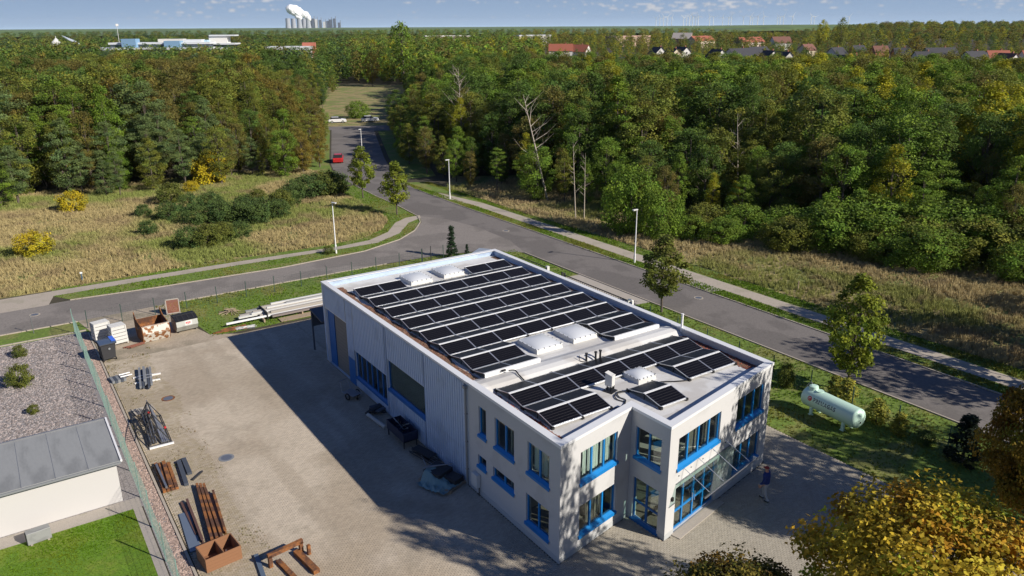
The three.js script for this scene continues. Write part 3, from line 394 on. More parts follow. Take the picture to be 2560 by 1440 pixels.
// ------------------------------------------------------------------ gas tank
const font = await new FontLoader().loadAsync('fonts/droid/droid_sans_bold.typeface.json');
{
  const R = 0.62, L = 4.1, o = thing('gas_tank', 'pale green cylindrical gas tank lettered PRIMAGAS on the lawn', 'gas tank', [21.75, 0, 26.15], rad(-4));
  const prof = []; for (let i = 0; i <= 10; i++) { const a = i / 10 * Math.PI / 2; prof.push(new THREE.Vector2(R * Math.sin(a), -L / 2 + 0.3 - 0.3 * Math.cos(a))); } for (let i = 10; i >= 0; i--) { const a = i / 10 * Math.PI / 2; prof.push(new THREE.Vector2(Math.max(R * Math.sin(a), 1e-4), L / 2 - 0.3 + 0.3 * Math.cos(a))); }
  const g = new THREE.LatheGeometry(prof, 48); g.rotateX(Math.PI / 2); g.translate(0, 0.98, 0); const shell = mesh('shell', g, M.tank, o);
  for (const z of [-1.15, 1.15]) for (const x of [-0.38, 0.38]) mesh('leg', [rbox(0.13, 0.6, 0.2, 0.02, x, 0.3, z), box(0.22, 0.03, 0.28, x, 0.03, z)], M.tank, o);
  const dome = mesh('valve_cover', [cyl(0.3, 0.27, 0.22, 24, 0, 1.64, -1.45), cyl(0.27, 0.16, 0.05, 24, 0, 1.775, -1.45)], M.tank, o); mesh('hinge', box(0.2, 0.04, 0.06, 0, 1.7, -1.74), M.grey, dome);
  mesh('manway', [cyl(0.24, 0.24, 0.05, 20, 0, 1.59, -0.98)], M.tank, o);
  mesh('plug', [cyl(0.05, 0.05, 0.06, 10, -0.1, 0.85, 2.05, 'z')], M.dark, o);
  mesh('pipe', [tube([[0.15, 1.6, -1.6], [0.3, 1.75, -1.9], [0.35, 1.4, -2.2], [0.35, 0.3, -2.3], [0.35, 0.05, -2.3]], 0.022)], M.zinc, o);
  const wrap = (gm, z0, a0, lift) => { const p = gm.attributes.position; for (let i = 0; i < p.count; i++) { const along = p.getX(i), up = p.getY(i), dz = p.getZ(i), a = a0 + up / R, rr = R + lift + dz; p.setXYZ(i, -rr * Math.cos(a), 0.98 + rr * Math.sin(a), z0 + along); } gm.computeVertexNormals(); return gm; };
  const txt = new TextGeometry('PRIMAGAS', { font, size: 0.25, depth: 0.004, curveSegments: 3, bevelEnabled: false }); txt.computeBoundingBox(); const tw = txt.boundingBox.max.x; txt.scale(1.62 / tw, 1, 1);
  mesh('lettering', wrap(txt, -0.98, 0.10, 0.002), M.letter, shell);
  const ring = new THREE.RingGeometry(0.0, 0.15, 24, 3); mesh('emblem', wrap(ring, -1.2, 0.29, 0.005), M.red, shell);
  const sw = new THREE.RingGeometry(0.04, 0.09, 16, 1, 0.5, 4.2); mesh('emblem', wrap(sw, -1.2, 0.29, 0.008), M.white, shell);
}
// ------------------------------------------------------------------ street lamps
{
  const proto = new THREE.Group(); proto.name = 'street_lamp';
  mesh('pole', [cyl(0.075, 0.045, 5.45, 12, 0, 2.73, 0), cyl(0.1, 0.1, 0.9, 12, 0, 0.45, 0)], M.aluWhite, proto);
  const head = mesh('lamp_head', [rbox(0.62, 0.11, 0.24, 0.04, -0.24, 5.52, 0), bar([0, 5.4, 0], [-0.12, 5.5, 0], 0.04)], M.white, proto); mesh('lens', box(0.46, 0.02, 0.18, -0.28, 5.46, 0), mat(0.6, 0.62, 0.62, 0.2), head);
  mesh('access_door', box(0.02, 0.35, 0.1, -0.1, 0.6, 0), M.grey, proto);
  const lamps = [[34.9, -43.1, 0, 'tall white street lamp beside the far footpath by the dark wood edge'], [11.3, -26.3, Math.PI * 0.62, 'tall white street lamp on the verge of the side road in front of the meadow'], [34.9, -5.5, 0, 'tall white street lamp beside the far footpath behind the building'], [38.9, -81.7, 0.3, 'most distant white street lamp where the road enters the wood']];
  lamps.forEach(([x, z, a, l]) => { const c = proto.clone(); c.name = numbered('street_lamp'); c.position.set(x, 0, z); c.rotation.y = a; scene.add(c); tag(c, l, 'street lamp', 'white street lamps along the roads'); });
}
// ------------------------------------------------------------------ fences
const meshBay = (L, h, y0, wire = 0.0032, gap = 0.055) => { const gs = []; for (let u = gap / 2; u < L; u += gap) gs.push(box(wire * 2, h, wire * 2, u, y0 + h / 2, 0)); for (let y = 0; y <= h + 0.01; y += 0.31) gs.push(box(L, wire * 2.4, wire * 2.4, L / 2, y0 + y, wire * 2)); return merge(gs); };
function fence(label, x, z, turn, n, bay, h, matr, gap, wire) {
  const o = thing('wire_fence', label, 'fence', [x, 0, z], turn); const bg = meshBay(bay - 0.06, h - 0.12, 0.06, wire, gap), pg = merge([box(0.06, h + 0.05, 0.045, 0, (h + 0.05) / 2, 0), box(0.065, 0.02, 0.05, 0, h + 0.06, 0)]);
  for (let i = 0; i <= n; i++) { const p = mesh('post', pg, matr, o); p.position.x = i * bay; p.rotation.z = 0.012 * Math.sin(i * 5.1 + x); if (i < n) { const b = mesh('mesh_panel', bg, matr, o); b.position.x = i * bay + 0.03; b.rotation.x = 0.02 * Math.sin(i * 3.7); } }
  return o;
}
fence('tall green wire mesh fence between yard and gravel garden', -14.5, 26.3, Math.PI / 2, 14, 3.06, 2.0, M.fenceGreen, 0.1, 0.0024);
fence('thin dark green wire fence on the lawn behind the hall along the side road', -13.5, -17.2, -rad(-1.2), 13, 2.55, 1.45, mat(0.03, 0.06, 0.05, 0.5), 0.2, 0.0022);
fence('dark wire fence along the main road right of the gas tank', 24.1, 56, Math.PI / 2, 16, 3.0, 1.5, mat(0.03, 0.07, 0.055, 0.5), 0.2, 0.0022);
{ const o = thing('sliding_gate', 'low dark sliding gate with white end post by the concrete apron', 'gate', [24.4, 0, 0]); const b = []; for (let k = 0; k < 28; k++) b.push(box(0.025, 0.95, 0.025, 0, 0.6, -3.4 + k * 0.3)); mesh('gate_leaf', b, M.dark, o); mesh('rail', [box(0.06, 0.07, 8.5, 0, 1.1, 0.7), box(0.06, 0.09, 8.5, 0, 0.12, 0.7)], M.dark, o); mesh('post', [box(0.14, 1.3, 0.14, 0, 0.65, -3.6), box(0.14, 1.3, 0.14, 0, 0.65, -3.95)], M.dark, o); mesh('end_post', [box(0.16, 1.25, 0.06, 0, 0.62, 5.1), box(0.16, 1.25, 0.06, 0, 0.62, 5.6), box(0.16, 0.06, 0.5, 0, 1.25, 5.35)], M.aluWhite, o); }
{ const o = thing('sliding_gate', 'second dark gate leaf with white control pillar nearer the junction', 'gate', [24.6, 0, -9]); const b = []; for (let k = 0; k < 14; k++) b.push(box(0.025, 0.85, 0.025, 0, 0.55, -2 + k * 0.3)); mesh('gate_leaf', b, M.dark, o); mesh('rail', [box(0.06, 0.07, 4.3, 0, 1.02, 0)], M.dark, o); mesh('control_pillar', [rbox(0.3, 1.2, 0.3, 0.03, 0, 0.6, 2.5)], M.white, o); mesh('panel', box(0.02, 0.5, 0.18, -0.16, 0.8, 2.5), M.dark, o); }
// ------------------------------------------------------------------ garden shed and box on the neighbour's plot
{
  const o = thing('garden_shed', 'white rendered garden shed with grey sheet roof beside the green fence', 'shed', [0, 0, 0]);
  mesh('wall', [box(40, 2.25, 0.22, -35.3, 1.14, 10.7), box(0.22, 2.3, 4.08, -15.41, 1.16, 8.54), box(40, 2.36, 0.22, -35.3, 1.19, 6.4)], M.shed, o);
  for (let k = 0; k < 13; k++) { const x1 = -15.12 - k * 1.42; mesh('roof_panel', box(1.40, 0.06, 4.95, x1 - 0.70, 2.47, 8.6, 0, 0.035), M.zinc, o); mesh('seam', box(0.02, 0.05, 4.95, x1 - 1.41, 2.465, 8.6, 0, 0.035), M.steel, o); }
  mesh('gutter', [box(20, 0.1, 0.1, -25.1, 2.33, 11.12)], M.grey, o); mesh('verge_trim', [box(0.09, 0.12, 5.0, -15.06, 2.5, 8.6, 0, 0.035)], M.aluWhite, o); mesh('ridge_trim', box(20, 0.12, 0.09, -25.1, 2.58, 6.1), M.steel, o);
}
{ const o = thing('heat_pump', 'grey box unit on the lawn edge below the white shed', 'box', [-19.1, 0.02, 12.15], 0.1); mesh('casing', rbox(1.0, 0.6, 0.42, 0.03, 0, 0.34, 0), M.zinc, o); mesh('grille', [0, 1, 2, 3].map((k) => box(0.02, 0.5, 0.05, -0.51, 0.34, -0.14 + k * 0.09)), M.dark, o); mesh('foot', [box(0.1, 0.06, 0.5, -0.35, 0.03, 0), box(0.1, 0.06, 0.5, 0.35, 0.03, 0)], M.kerb, o); }
// ------------------------------------------------------------------ waste containers by the entrance
{
  const o = thing('waste_skip', 'rusty white open-topped steel skip by the entrance', 'skip', [-9.5, 0.03, -12.0], rad(4));
  const side = new THREE.Shape([[-0.9, 0], [0.75, 0], [1.15, 0.75], [0.95, 1.3], [-0.6, 1.5], [-1.25, 1.95], [-1.3, 0.8]].map((p) => new THREE.Vector2(...p)));
  const plate = (x) => { const g = new THREE.ExtrudeGeometry(side, { depth: 0.05, bevelEnabled: false }); g.rotateY(-Math.PI / 2); g.translate(x, 0, 0); return g; };
  mesh('side_plate', planar(plate(-0.95)), M.rust, o); mesh('side_plate', planar(plate(1.0)), M.rust, o);
  const slab = (z0, y0, z1, y1, m, n) => { const L = Math.hypot(z1 - z0, y1 - y0), g = box(1.9, 0.045, L, 0, 0, 0, 0, -Math.atan2(y1 - y0, z1 - z0)); g.translate(0, (y0 + y1) / 2, (z0 + z1) / 2); mesh(n, planar(g), m, o); };
  slab(0.75, 0.02, 1.13, 0.75, M.chipped, 'front_plate'); slab(1.13, 0.75, 0.95, 1.3, M.chipped, 'front_plate'); slab(-0.9, 0.03, 0.75, 0.03, M.rust, 'floor_plate'); slab(-0.9, 0.03, -1.3, 0.8, M.rust, 'back_plate'); slab(-1.3, 0.8, -1.25, 1.3, M.rust, 'back_plate');
  mesh('rim', [box(2.0, 0.07, 0.07, 0, 1.32, 0.95)], M.chipped, o); for (const x of [-1.03, 1.08]) mesh('lifting_pin', cyl(0.06, 0.06, 0.14, 10, x, 1.05, 0.2, 'x'), M.steel, o);
}
{
  const o = thing('dumpster', 'galvanised dumpster with black lid and red and white sign', 'dumpster', [-7.1, 0.03, -12.3], rad(5));
  const s = new THREE.Shape([[-0.55, 0.15], [0.45, 0.15], [0.7, 0.55], [0.62, 1.0], [-0.6, 1.15], [-0.68, 0.55]].map((p) => new THREE.Vector2(...p))); const g = new THREE.ExtrudeGeometry(s, { depth: 1.62, bevelEnabled: true, bevelSize: 0.02, bevelThickness: 0.02, bevelSegments: 2 }); g.rotateY(-Math.PI / 2); g.translate(0.81, 0, 0); mesh('body', planar(g), mat(0.42, 0.43, 0.40, 0.5, 0.3, { map: rep(metalTex, 1.5) }), o);
  const lid = mesh('lid', [box(1.72, 0.05, 0.75, 0, 1.13, 0.32, 0, 0.35), box(1.72, 0.05, 0.68, 0, 1.24, -0.33, 0, -0.12)], M.black, o); mesh('rib', [-0.6, -0.2, 0.2, 0.6].map((x) => box(0.05, 0.03, 0.7, x, 1.17, 0.32, 0, 0.35)), M.dark, lid);
  const sign = mesh('sign', box(0.55, 0.36, 0.012, 0.1, 0.78, 0.685, 0, -0.17), M.white, o); mesh('sign_print', [box(0.1, 0.12, 0.004, -0.06, 0.79, 0.693, 0, -0.17), box(0.08, 0.15, 0.004, 0.07, 0.79, 0.693, 0, -0.17), box(0.1, 0.12, 0.004, 0.2, 0.79, 0.693, 0, -0.17), box(0.2, 0.025, 0.004, 0.06, 0.68, 0.712, 0, -0.17)], M.red, sign);
  for (const x of [-0.65, 0.65]) for (const z of [-0.4, 0.4]) mesh('wheel', cyl(0.08, 0.08, 0.05, 12, x, 0.08, z, 'x'), M.rubber, o); for (const x of [-0.88, 0.88]) mesh('lifting_pin', cyl(0.035, 0.035, 0.12, 8, x, 0.95, 0.1, 'x'), M.steel, o);
}
function stillage(pos, turn, w, h, d, label) { // white slatted metal crate
  const o = thing('metal_crate', label, 'crate', pos, turn, 'white slatted crates by the entrance'); const hh = h / 5; for (let k = 0; k < 5; k++) { const lean = 0.02 * k; mesh('slat', [box(w, hh - 0.035, 0.03, 0, 0.12 + hh * (k + 0.5), d / 2 - lean), box(w, hh - 0.035, 0.03, 0, 0.12 + hh * (k + 0.5), -d / 2 + lean), box(0.03, hh - 0.035, d - 0.06, w / 2 - lean, 0.12 + hh * (k + 0.5), 0), box(0.03, hh - 0.035, d - 0.06, -w / 2 + lean, 0.12 + hh * (k + 0.5), 0)], M.white, o); }
  mesh('corner_post', [[-1, -1], [1, -1], [-1, 1], [1, 1]].map(([a, b]) => box(0.06, h + 0.14, 0.06, a * (w / 2 - 0.05), h / 2 + 0.07, b * (d / 2 - 0.05))), M.white, o); mesh('top', [0, 1, 2].map((k) => box(w - 0.05, 0.04, d / 3 - 0.04, 0, h + 0.13, -d / 3 + k * d / 3)), M.white, o);
}
stillage([-11.95, 0.03, -12.3], rad(10), 1.1, 1.35, 0.95, 'whitish slatted crate between the black bin and the rusty skip'); stillage([-12.9, 0.03, -13.9], rad(14), 1.2, 1.3, 0.8, 'whitish slatted crate behind the black bin, farther of two');
{
  const o = thing('wheeled_bin', 'black wheeled waste bin with blue lid flap and dark blue lid', 'bin', [-13.1, 0.03, -9.4], rad(8));
  const g = new THREE.CylinderGeometry(0.62, 0.5, 1.15, 4); g.rotateY(Math.PI / 4); g.scale(1.15, 1, 1.15); g.translate(0, 0.72, 0); const gn = g.toNonIndexed(); gn.computeVertexNormals(); mesh('body', gn, M.dark, o); mesh('rim', rbox(1.16, 0.09, 1.16, 0.03, 0, 1.3, 0), M.dark, o);
  const lid = mesh('lid', [box(1.14, 0.06, 0.62, 0, 1.44, -0.28, 0, -0.22), box(1.14, 0.06, 0.62, 0, 1.44, 0.28, 0, 0.22)], mat(0.05, 0.075, 0.13, 0.5), o); mesh('lid_flap', [box(0.3, 0.02, 0.85, 0.42, 1.52, 0.1, 0, 0.12)], mat(0.05, 0.14, 0.6, 0.5), lid);
  for (const x of [-0.42, 0.42]) for (const z of [-0.42, 0.42]) mesh('wheel', cyl(0.1, 0.1, 0.06, 12, x, 0.1, z, 'x'), M.rubber, o); mesh('badge', cyl(0.08, 0.08, 0.02, 14, 0.05, 0.95, 0.53, 'z'), M.grey, o);
}
{ const o = thing('crate_panel', 'upright brown slatted panel with pale frame behind the dumpster', 'panel', [-7.1, 0.02, -16.6], rad(-6)); mesh('frame', [box(0.08, 1.35, 0.06, -0.5, 0.68, 0), box(0.08, 1.35, 0.06, 0.5, 0.68, 0), box(1.08, 0.08, 0.06, 0, 1.32, 0), box(1.08, 0.08, 0.06, 0, 0.1, 0)], M.greyWood, o); for (let k = 0; k < 9; k++) mesh('slat', box(0.085, 1.16, 0.03, -0.41 + k * 0.103, 0.7, 0), M.redWood, o); }
{ const o = thing('board_pile', 'short reddish boards on the ground before the white crates', 'boards', [-11.1, 0.04, -10.9], rad(12), 'timber and steel lying in the yard'); for (let k = 0; k < 4; k++) mesh('board', box(1.5 - k * 0.12, 0.05, 0.14, 0.05 * k, 0.03 + (k % 2) * 0.052, -0.2 + k * 0.13, 0.05 * k), M.redWood, o); }
// ------------------------------------------------------------------ steel sections and timber laid out in the yard
const GY = 0.04, YG = 'timber and steel lying in the yard';
function bundle(name, label, category, pos, turn, parts) { const o = thing(name, label, category, [pos[0], GY, pos[1]], turn, YG); for (const [n, w, h, L, x, y, z, ry, m] of parts) mesh(n, planar(box(w, h, L, x, y + h / 2, z, ry)), m, o); return o; }
const ibeam = (h, w, L) => merge([box(w, 0.02, L, 0, h - 0.01, 0), box(w, 0.02, L, 0, 0.01, 0), box(0.02, h - 0.04, L, 0, h / 2, 0)]);
{ // long profile stack by the back lawn
  const o = thing('profile_stack', 'stack of long pale metal profiles and boards beside the hall back corner', 'stack', [0, GY, 0], 0, YG); const a = rad(9.5);
  const add = (n, w, h, L, x, y, z, m) => mesh(n, planar(box(L, h, w, x, y + h / 2, z, 0)), m, o);
  mesh('support', [box(0.12, 0.25, 2.8, -1.4, 0.12, -11.6), box(0.12, 0.25, 2.8, 1.8, 0.12, -11.6), box(0.12, 0.25, 2.8, 4.5, 0.12, -11.6)], M.wood, o);
  const rows = [[0.28, 7.6, 1.6, -12.75, M.zinc], [0.22, 6.4, 2.4, -12.4, M.white], [0.3, 8.4, 1.3, -12.0, M.greyWood], [0.24, 8.0, 0.9, -11.6, M.white], [0.34, 6.2, 1.6, -11.2, M.greyWood], [0.12, 8.8, 0.1, -10.75, M.aluWhite], [0.34, 5.2, 1.9, -10.45, mat(0.2, 0.17, 0.155, 0.8)]];
  rows.forEach(([w, L, x, z, m], k) => { add('profile', w, 0.14, L, x, 0.25, z, m); if (k < 5) add('profile', w * 0.8, 0.13, L * 0.86, x + 0.5, 0.395, z + 0.04, k % 2 ? M.white : M.greyWood); if (k < 3) add('profile', w * 0.7, 0.12, L * 0.7, x + 1.0, 0.53, z + 0.02, k % 2 ? M.zinc : M.white); });
  add('board', 0.9, 0.04, 4.5, 2.0, 0.02, -9.9, M.wood); mesh('strap', [box(0.06, 0.6, 2.2, -1.0, 0.36, -11.7)], M.dark, o);
}
bundle('rusty_beams', 'thin rusty bars on the ground at the left end of the long stack', 'steel bars', [-4.2, -10.2], rad(82), [0, 1, 2, 3, 4].map((k) => ['bar', 0.09, 0.08, 2.6 - 0.2 * k, -0.35 + 0.17 * k, 0, 0.1 * k, 0.03 * k, M.rust]));
{ const o = thing('bar_bundle', 'tangled grey steel rods beside the long profile stack', 'steel rods', [-3.2, GY, -9.75], rad(80), YG); const r = rng(3); for (let k = 0; k < 16; k++) mesh('rod', bar([-0.25 + 0.5 * r(), 0.03 + 0.12 * r(), -0.8 + 0.3 * r()], [-0.25 + 0.5 * r(), 0.03 + 0.12 * r(), 0.6 + 0.4 * r()], 0.022), k % 3 ? M.steel : M.white, o); }
{ const o = thing('steel_stack', 'bundle of dark steel sections on two white battens in the yard', 'steel stack', [-11.55, GY, -4.0], rad(-8), YG); mesh('batten', [box(1.75, 0.09, 0.1, 0.1, 0.045, -0.55), box(1.6, 0.09, 0.1, 0.1, 0.045, 0.45)], M.aluWhite, o); for (let k = 0; k < 5; k++) mesh('section', box(0.14, 0.16, 3.4 - 0.35 * (k % 3), -0.34 + k * 0.17, 0.18, (k % 2) * 0.25 - 0.1), k % 2 ? M.slate : M.grey, o); mesh('section', box(0.15, 0.15, 2.4, -0.05, 0.34, -0.3), M.grey, o); mesh('strap', [box(0.95, 0.02, 0.06, 0, 0.275, -0.2), box(0.95, 0.02, 0.06, 0, 0.275, 0.3)], M.alu, o); }
{ const o = thing('steel_stack', 'short dark steel pieces with two white pipes beside the yard edging', 'steel stack', [-13.1, GY, -5.0], rad(5), YG); for (let k = 0; k < 5; k++) mesh('section', box(0.16, 0.2, 0.95, -0.4 + k * 0.18, 0.1, 0.04 * (k % 2)), k % 2 ? M.slate : M.grey, o); mesh('pipe', [bar([0.1, 0.27, -0.2], [0.8, 0.25, -0.25], 0.05)], M.aluWhite, o); mesh('pipe', [bar([0.1, 0.27, 0.2], [0.85, 0.25, 0.18], 0.05)], M.aluWhite, o); }
{ // A-frame rack holding scaffold tubes and frames
  const o = thing('storage_rack', 'steel A-frame rack full of grey tubes and frames by the yard edging', 'rack', [-12.5, GY, 4.1], rad(-2)); 
  const fr = []; for (const z of [-1.9, 0, 1.9]) fr.push(bar([-0.65, 0, z], [0, 1.15, z], 0.035), bar([0.65, 0, z], [0, 1.15, z], 0.035), bar([-0.65, 0.05, z], [0.65, 0.05, z], 0.035)); fr.push(bar([0, 1.15, -1.9], [0, 1.15, 1.9], 0.035), bar([-0.62, 0.08, -1.9], [-0.62, 0.08, 1.9], 0.03), bar([0.62, 0.08, -1.9], [0.62, 0.08, 1.9], 0.03)); mesh('frame', fr, M.dark, o);
  const r = rng(8); for (let k = 0; k < 9; k++) mesh('tube', bar([0.12 + 0.05 * k, 0.12 + 0.03 * r(), 2.0 - 0.2 * r()], [0.02 + 0.03 * k, 1.02 - 0.09 * k, -2.6 + 0.5 * r()], 0.024), k % 2 ? M.alu : M.steel, o);
  for (let k = 0; k < 8; k++) mesh('tube', bar([-0.15 - 0.05 * k, 0.12, 1.9 - 0.3 * r()], [-0.08 - 0.05 * k, 1.1 - 0.1 * k, -1.9 + 0.4 * r()], 0.026), k % 3 ? M.dark : M.steel, o);
  mesh('cross_bar', [box(1.3, 0.09, 0.12, 0.05, 0.08, 2.15)], M.aluWhite, o); mesh('clip', [box(0.12, 0.1, 0.14, -0.1, 1.05, -0.6), box(0.1, 0.09, 0.12, 0.5, 0.55, 0.9)], M.red, o); mesh('drum', cyl(0.16, 0.16, 0.35, 12, -0.2, 1.0, -0.75, 'z'), M.dark, o);
  const lad = []; for (let k = 0; k < 10; k++) lad.push(box(0.55, 0.03, 0.03, -0.72, 0.3 + 0.06 * k, -1.6 + k * 0.36)); lad.push(bar([-0.98, 0.25, -1.8], [-0.98, 0.9, 1.9], 0.02), bar([-0.46, 0.25, -1.8], [-0.46, 0.9, 1.9], 0.02)); mesh('ladder', lad, M.black, o);
}
{ const o = thing('slatted_pallet', 'dark slatted pallet on the ground above the tube rack', 'pallet', [-12.55, GY, 1.0], rad(6), YG); for (let k = 0; k < 6; k++) mesh('slat', box(1.2, 0.03, 0.08, 0, 0.14, -0.4 + k * 0.16), M.greyWood, o); mesh('bearer', [box(0.1, 0.12, 0.95, -0.5, 0.06, 0), box(0.1, 0.12, 0.95, 0, 0.06, 0), box(0.1, 0.12, 0.95, 0.5, 0.06, 0)], M.wood, o); }
bundle('rusty_beams', 'row of rusty orange beams with one grey bar beside the edging', 'steel beams', [-13.0, 9.75], rad(-3), [...[0, 1, 2, 3].map((k) => ['beam', 0.16, 0.14, 3.2 - 0.1 * k, -0.3 + 0.2 * k, 0, 0.05 * k, 0, M.rust]), ['bar', 0.1, 0.12, 2.7, -0.24, 0.145, 0.1, 0.05, M.steel], ['beam', 0.16, 0.1, 2.8, 0.05, 0.145, 0, -0.02, M.rust]]);
bundle('slate_beams', 'two dark blue grey timbers beside the rusty beams', 'beams', [-12.05, 9.85], rad(-4), [['beam', 0.22, 0.16, 2.7, -0.15, 0, 0.1, 0, M.slate], ['beam', 0.24, 0.14, 1.8, 0.15, 0, -0.5, 0.03, M.slate], ['offcut', 0.1, 0.08, 0.9, 0.5, 0, 0.75, -0.75, M.dark]]);
{ const o = thing('long_beams', 'long rusty steel beams lying beside the wooden box', 'steel beams', [-12.05, GY, 14.4], rad(-6), YG); const g = ibeam(0.24, 0.13, 5.4), g2 = ibeam(0.22, 0.12, 3.9); for (let k = 0; k < 3; k++) { const b = mesh('beam', planar(g.clone()), M.rust, o); b.position.set(-0.1 + k * 0.19, 0, 0.1 * k); b.rotation.y = 0.012 * k; } const b = mesh('beam', planar(g2.clone()), M.rust, o); b.position.set(0.55, 0, 0.3); const d = mesh('beam', planar(g2.clone()), mat(0.10, 0.05, 0.04, 0.8), o); d.position.set(-0.62, 0, 0.5); d.rotation.y = 0.06; const e = mesh('bar', planar(box(0.1, 0.1, 3.2)), mat(0.10, 0.05, 0.04, 0.8), o); e.position.set(-0.85, 0.05, 0.1); e.rotation.y = 0.1; }
bundle('grey_sheet', 'flat blue grey metal sheet beside the long rusty beams', 'sheet', [-13.1, 15.5], rad(-4), [['sheet', 0.5, 0.06, 3.4, 0, 0, 0, 0, mat(0.16, 0.20, 0.26, 0.4, 0.3)], ['bar', 0.12, 0.1, 2.4, 0.36, 0, -0.3, 0.02, mat(0.12, 0.10, 0.11, 0.7)]]);
{ const o = thing('wooden_box', 'open brown wooden box with two compartments at the bottom edge', 'box', [-12.45, GY, 18.4], rad(6)); const wd = mat(0.24, 0.115, 0.055, 0.85); for (let k = 0; k < 4; k++) mesh('board', [box(1.6, 0.165, 0.04, 0, 0.09 + k * 0.172, 0.6), box(1.6, 0.165, 0.04, 0, 0.09 + k * 0.172, -0.6), box(0.04, 0.165, 1.16, -0.78, 0.09 + k * 0.172, 0), box(0.04, 0.165, 1.16, 0.78, 0.09 + k * 0.172, 0)], wd, o); mesh('divider', box(0.04, 0.62, 1.16, 0.06, 0.33, 0), wd, o); mesh('bottom', box(1.5, 0.03, 1.12, 0, 0.03, 0), wd, o); mesh('fittings', [cyl(0.05, 0.05, 0.4, 8, -0.35, 0.1, 0.1, 'x'), cyl(0.05, 0.05, 0.35, 8, 0.4, 0.1, 0.2, 'x'), cyl(0.05, 0.05, 0.35, 8, 0.4, 0.1, -0.1, 'z')], M.white, o); }
{ const o = thing('welded_trestle', 'rusty welded steel trestle at the bottom edge of the yard', 'trestle', [-9.9, GY, 20.7], rad(8), YG); for (const [w, h, d, x, y, z] of [[1.7, 0.2, 0.16, 0, 0.6, -0.55], [0.16, 0.6, 0.16, -0.75, 0.3, -0.55], [0.16, 0.6, 0.16, 0.75, 0.3, -0.55], [0.22, 0.14, 1.9, -0.35, 0.07, 0.3], [0.3, 0.2, 1.9, 0.55, 0.1, 0.3], [0.14, 0.5, 0.14, 0.95, 0.25, -0.2]]) mesh('beam', planar(box(w, h, d, x, y, z)), M.rust, o); }
bundle('grey_sheet', 'narrow blue grey bar at the bottom edge left of the rusty frame', 'bar', [-11.15, 20.2], rad(-6), [['bar', 0.2, 0.1, 2.2, 0, 0, 0, 0, mat(0.13, 0.17, 0.22, 0.4, 0.3)]]);
// things standing in the shade along the hall wall
{ const o = thing('hand_cart', 'dark metal hand cart in the shade below the hall window strip', 'cart', [-1.0, GY, 6.6], 0.3); mesh('frame', [bar([-0.35, 0.35, -0.5], [-0.35, 0.35, 0.6], 0.025), bar([0.35, 0.35, -0.5], [0.35, 0.35, 0.6], 0.025), bar([-0.35, 0.35, -0.5], [-0.3, 1.05, -0.75], 0.025), bar([0.35, 0.35, -0.5], [0.3, 1.05, -0.75], 0.025), bar([-0.3, 1.05, -0.75], [0.3, 1.05, -0.75], 0.025), box(0.7, 0.03, 1.1, 0, 0.36, 0.05)], M.steel, o); for (const x of [-0.42, 0.42]) { const w = new THREE.TorusGeometry(0.2, 0.04, 8, 20); w.rotateY(Math.PI / 2); w.translate(x, 0.24, 0.1); const t = mesh('wheel', w, M.rubber, o); mesh('hub', cyl(0.05, 0.05, 0.06, 8, x, 0.24, 0.1, 'x'), M.steel, t); } mesh('caster', [cyl(0.09, 0.09, 0.05, 10, 0, 0.09, 0.55, 'x'), box(0.04, 0.24, 0.04, 0, 0.24, 0.55)], M.rubber, o); }
{ const o = thing('concrete_pipe', 'grey pipe lying in the shade below the large hall window', 'pipe', [-1.15, GY, 10.6], rad(4), YG); mesh('pipe', [bar([0, 0.12, -1.0], [0.05, 0.12, 1.1], 0.12, 0.12, 14)], mat(0.4, 0.39, 0.36, 0.8), o); mesh('batten', box(0.3, 0.05, 0.1, 0.05, 0.01, 0.6), M.wood, o); }
{ const o = thing('work_bench', 'dark blue crate on legs with scrap metal along the hall wall', 'bench', [-0.75, GY, 13.4], 0); mesh('crate', [box(0.9, 0.06, 2.2, 0, 0.45, 0), box(0.04, 0.55, 2.2, -0.44, 0.7, 0), box(0.04, 0.55, 2.2, 0.44, 0.7, 0), box(0.9, 0.55, 0.04, 0, 0.7, 1.08), box(0.9, 0.55, 0.04, 0, 0.7, -1.08)], mat(0.012, 0.02, 0.05, 0.6), o); for (const x of [-0.4, 0.4]) for (const z of [-1, 1]) mesh('leg', box(0.06, 0.45, 0.06, x, 0.22, z), M.dark, o); const r = rng(4); for (let k = 0; k < 8; k++) mesh('scrap', bar([-0.3 + 0.6 * r(), 0.55, -0.9 + 1.8 * r()], [-0.3 + 0.6 * r(), 1.0 + 0.15 * r(), -0.9 + 1.8 * r()], 0.03), k % 2 ? M.steel : M.dark, o); }
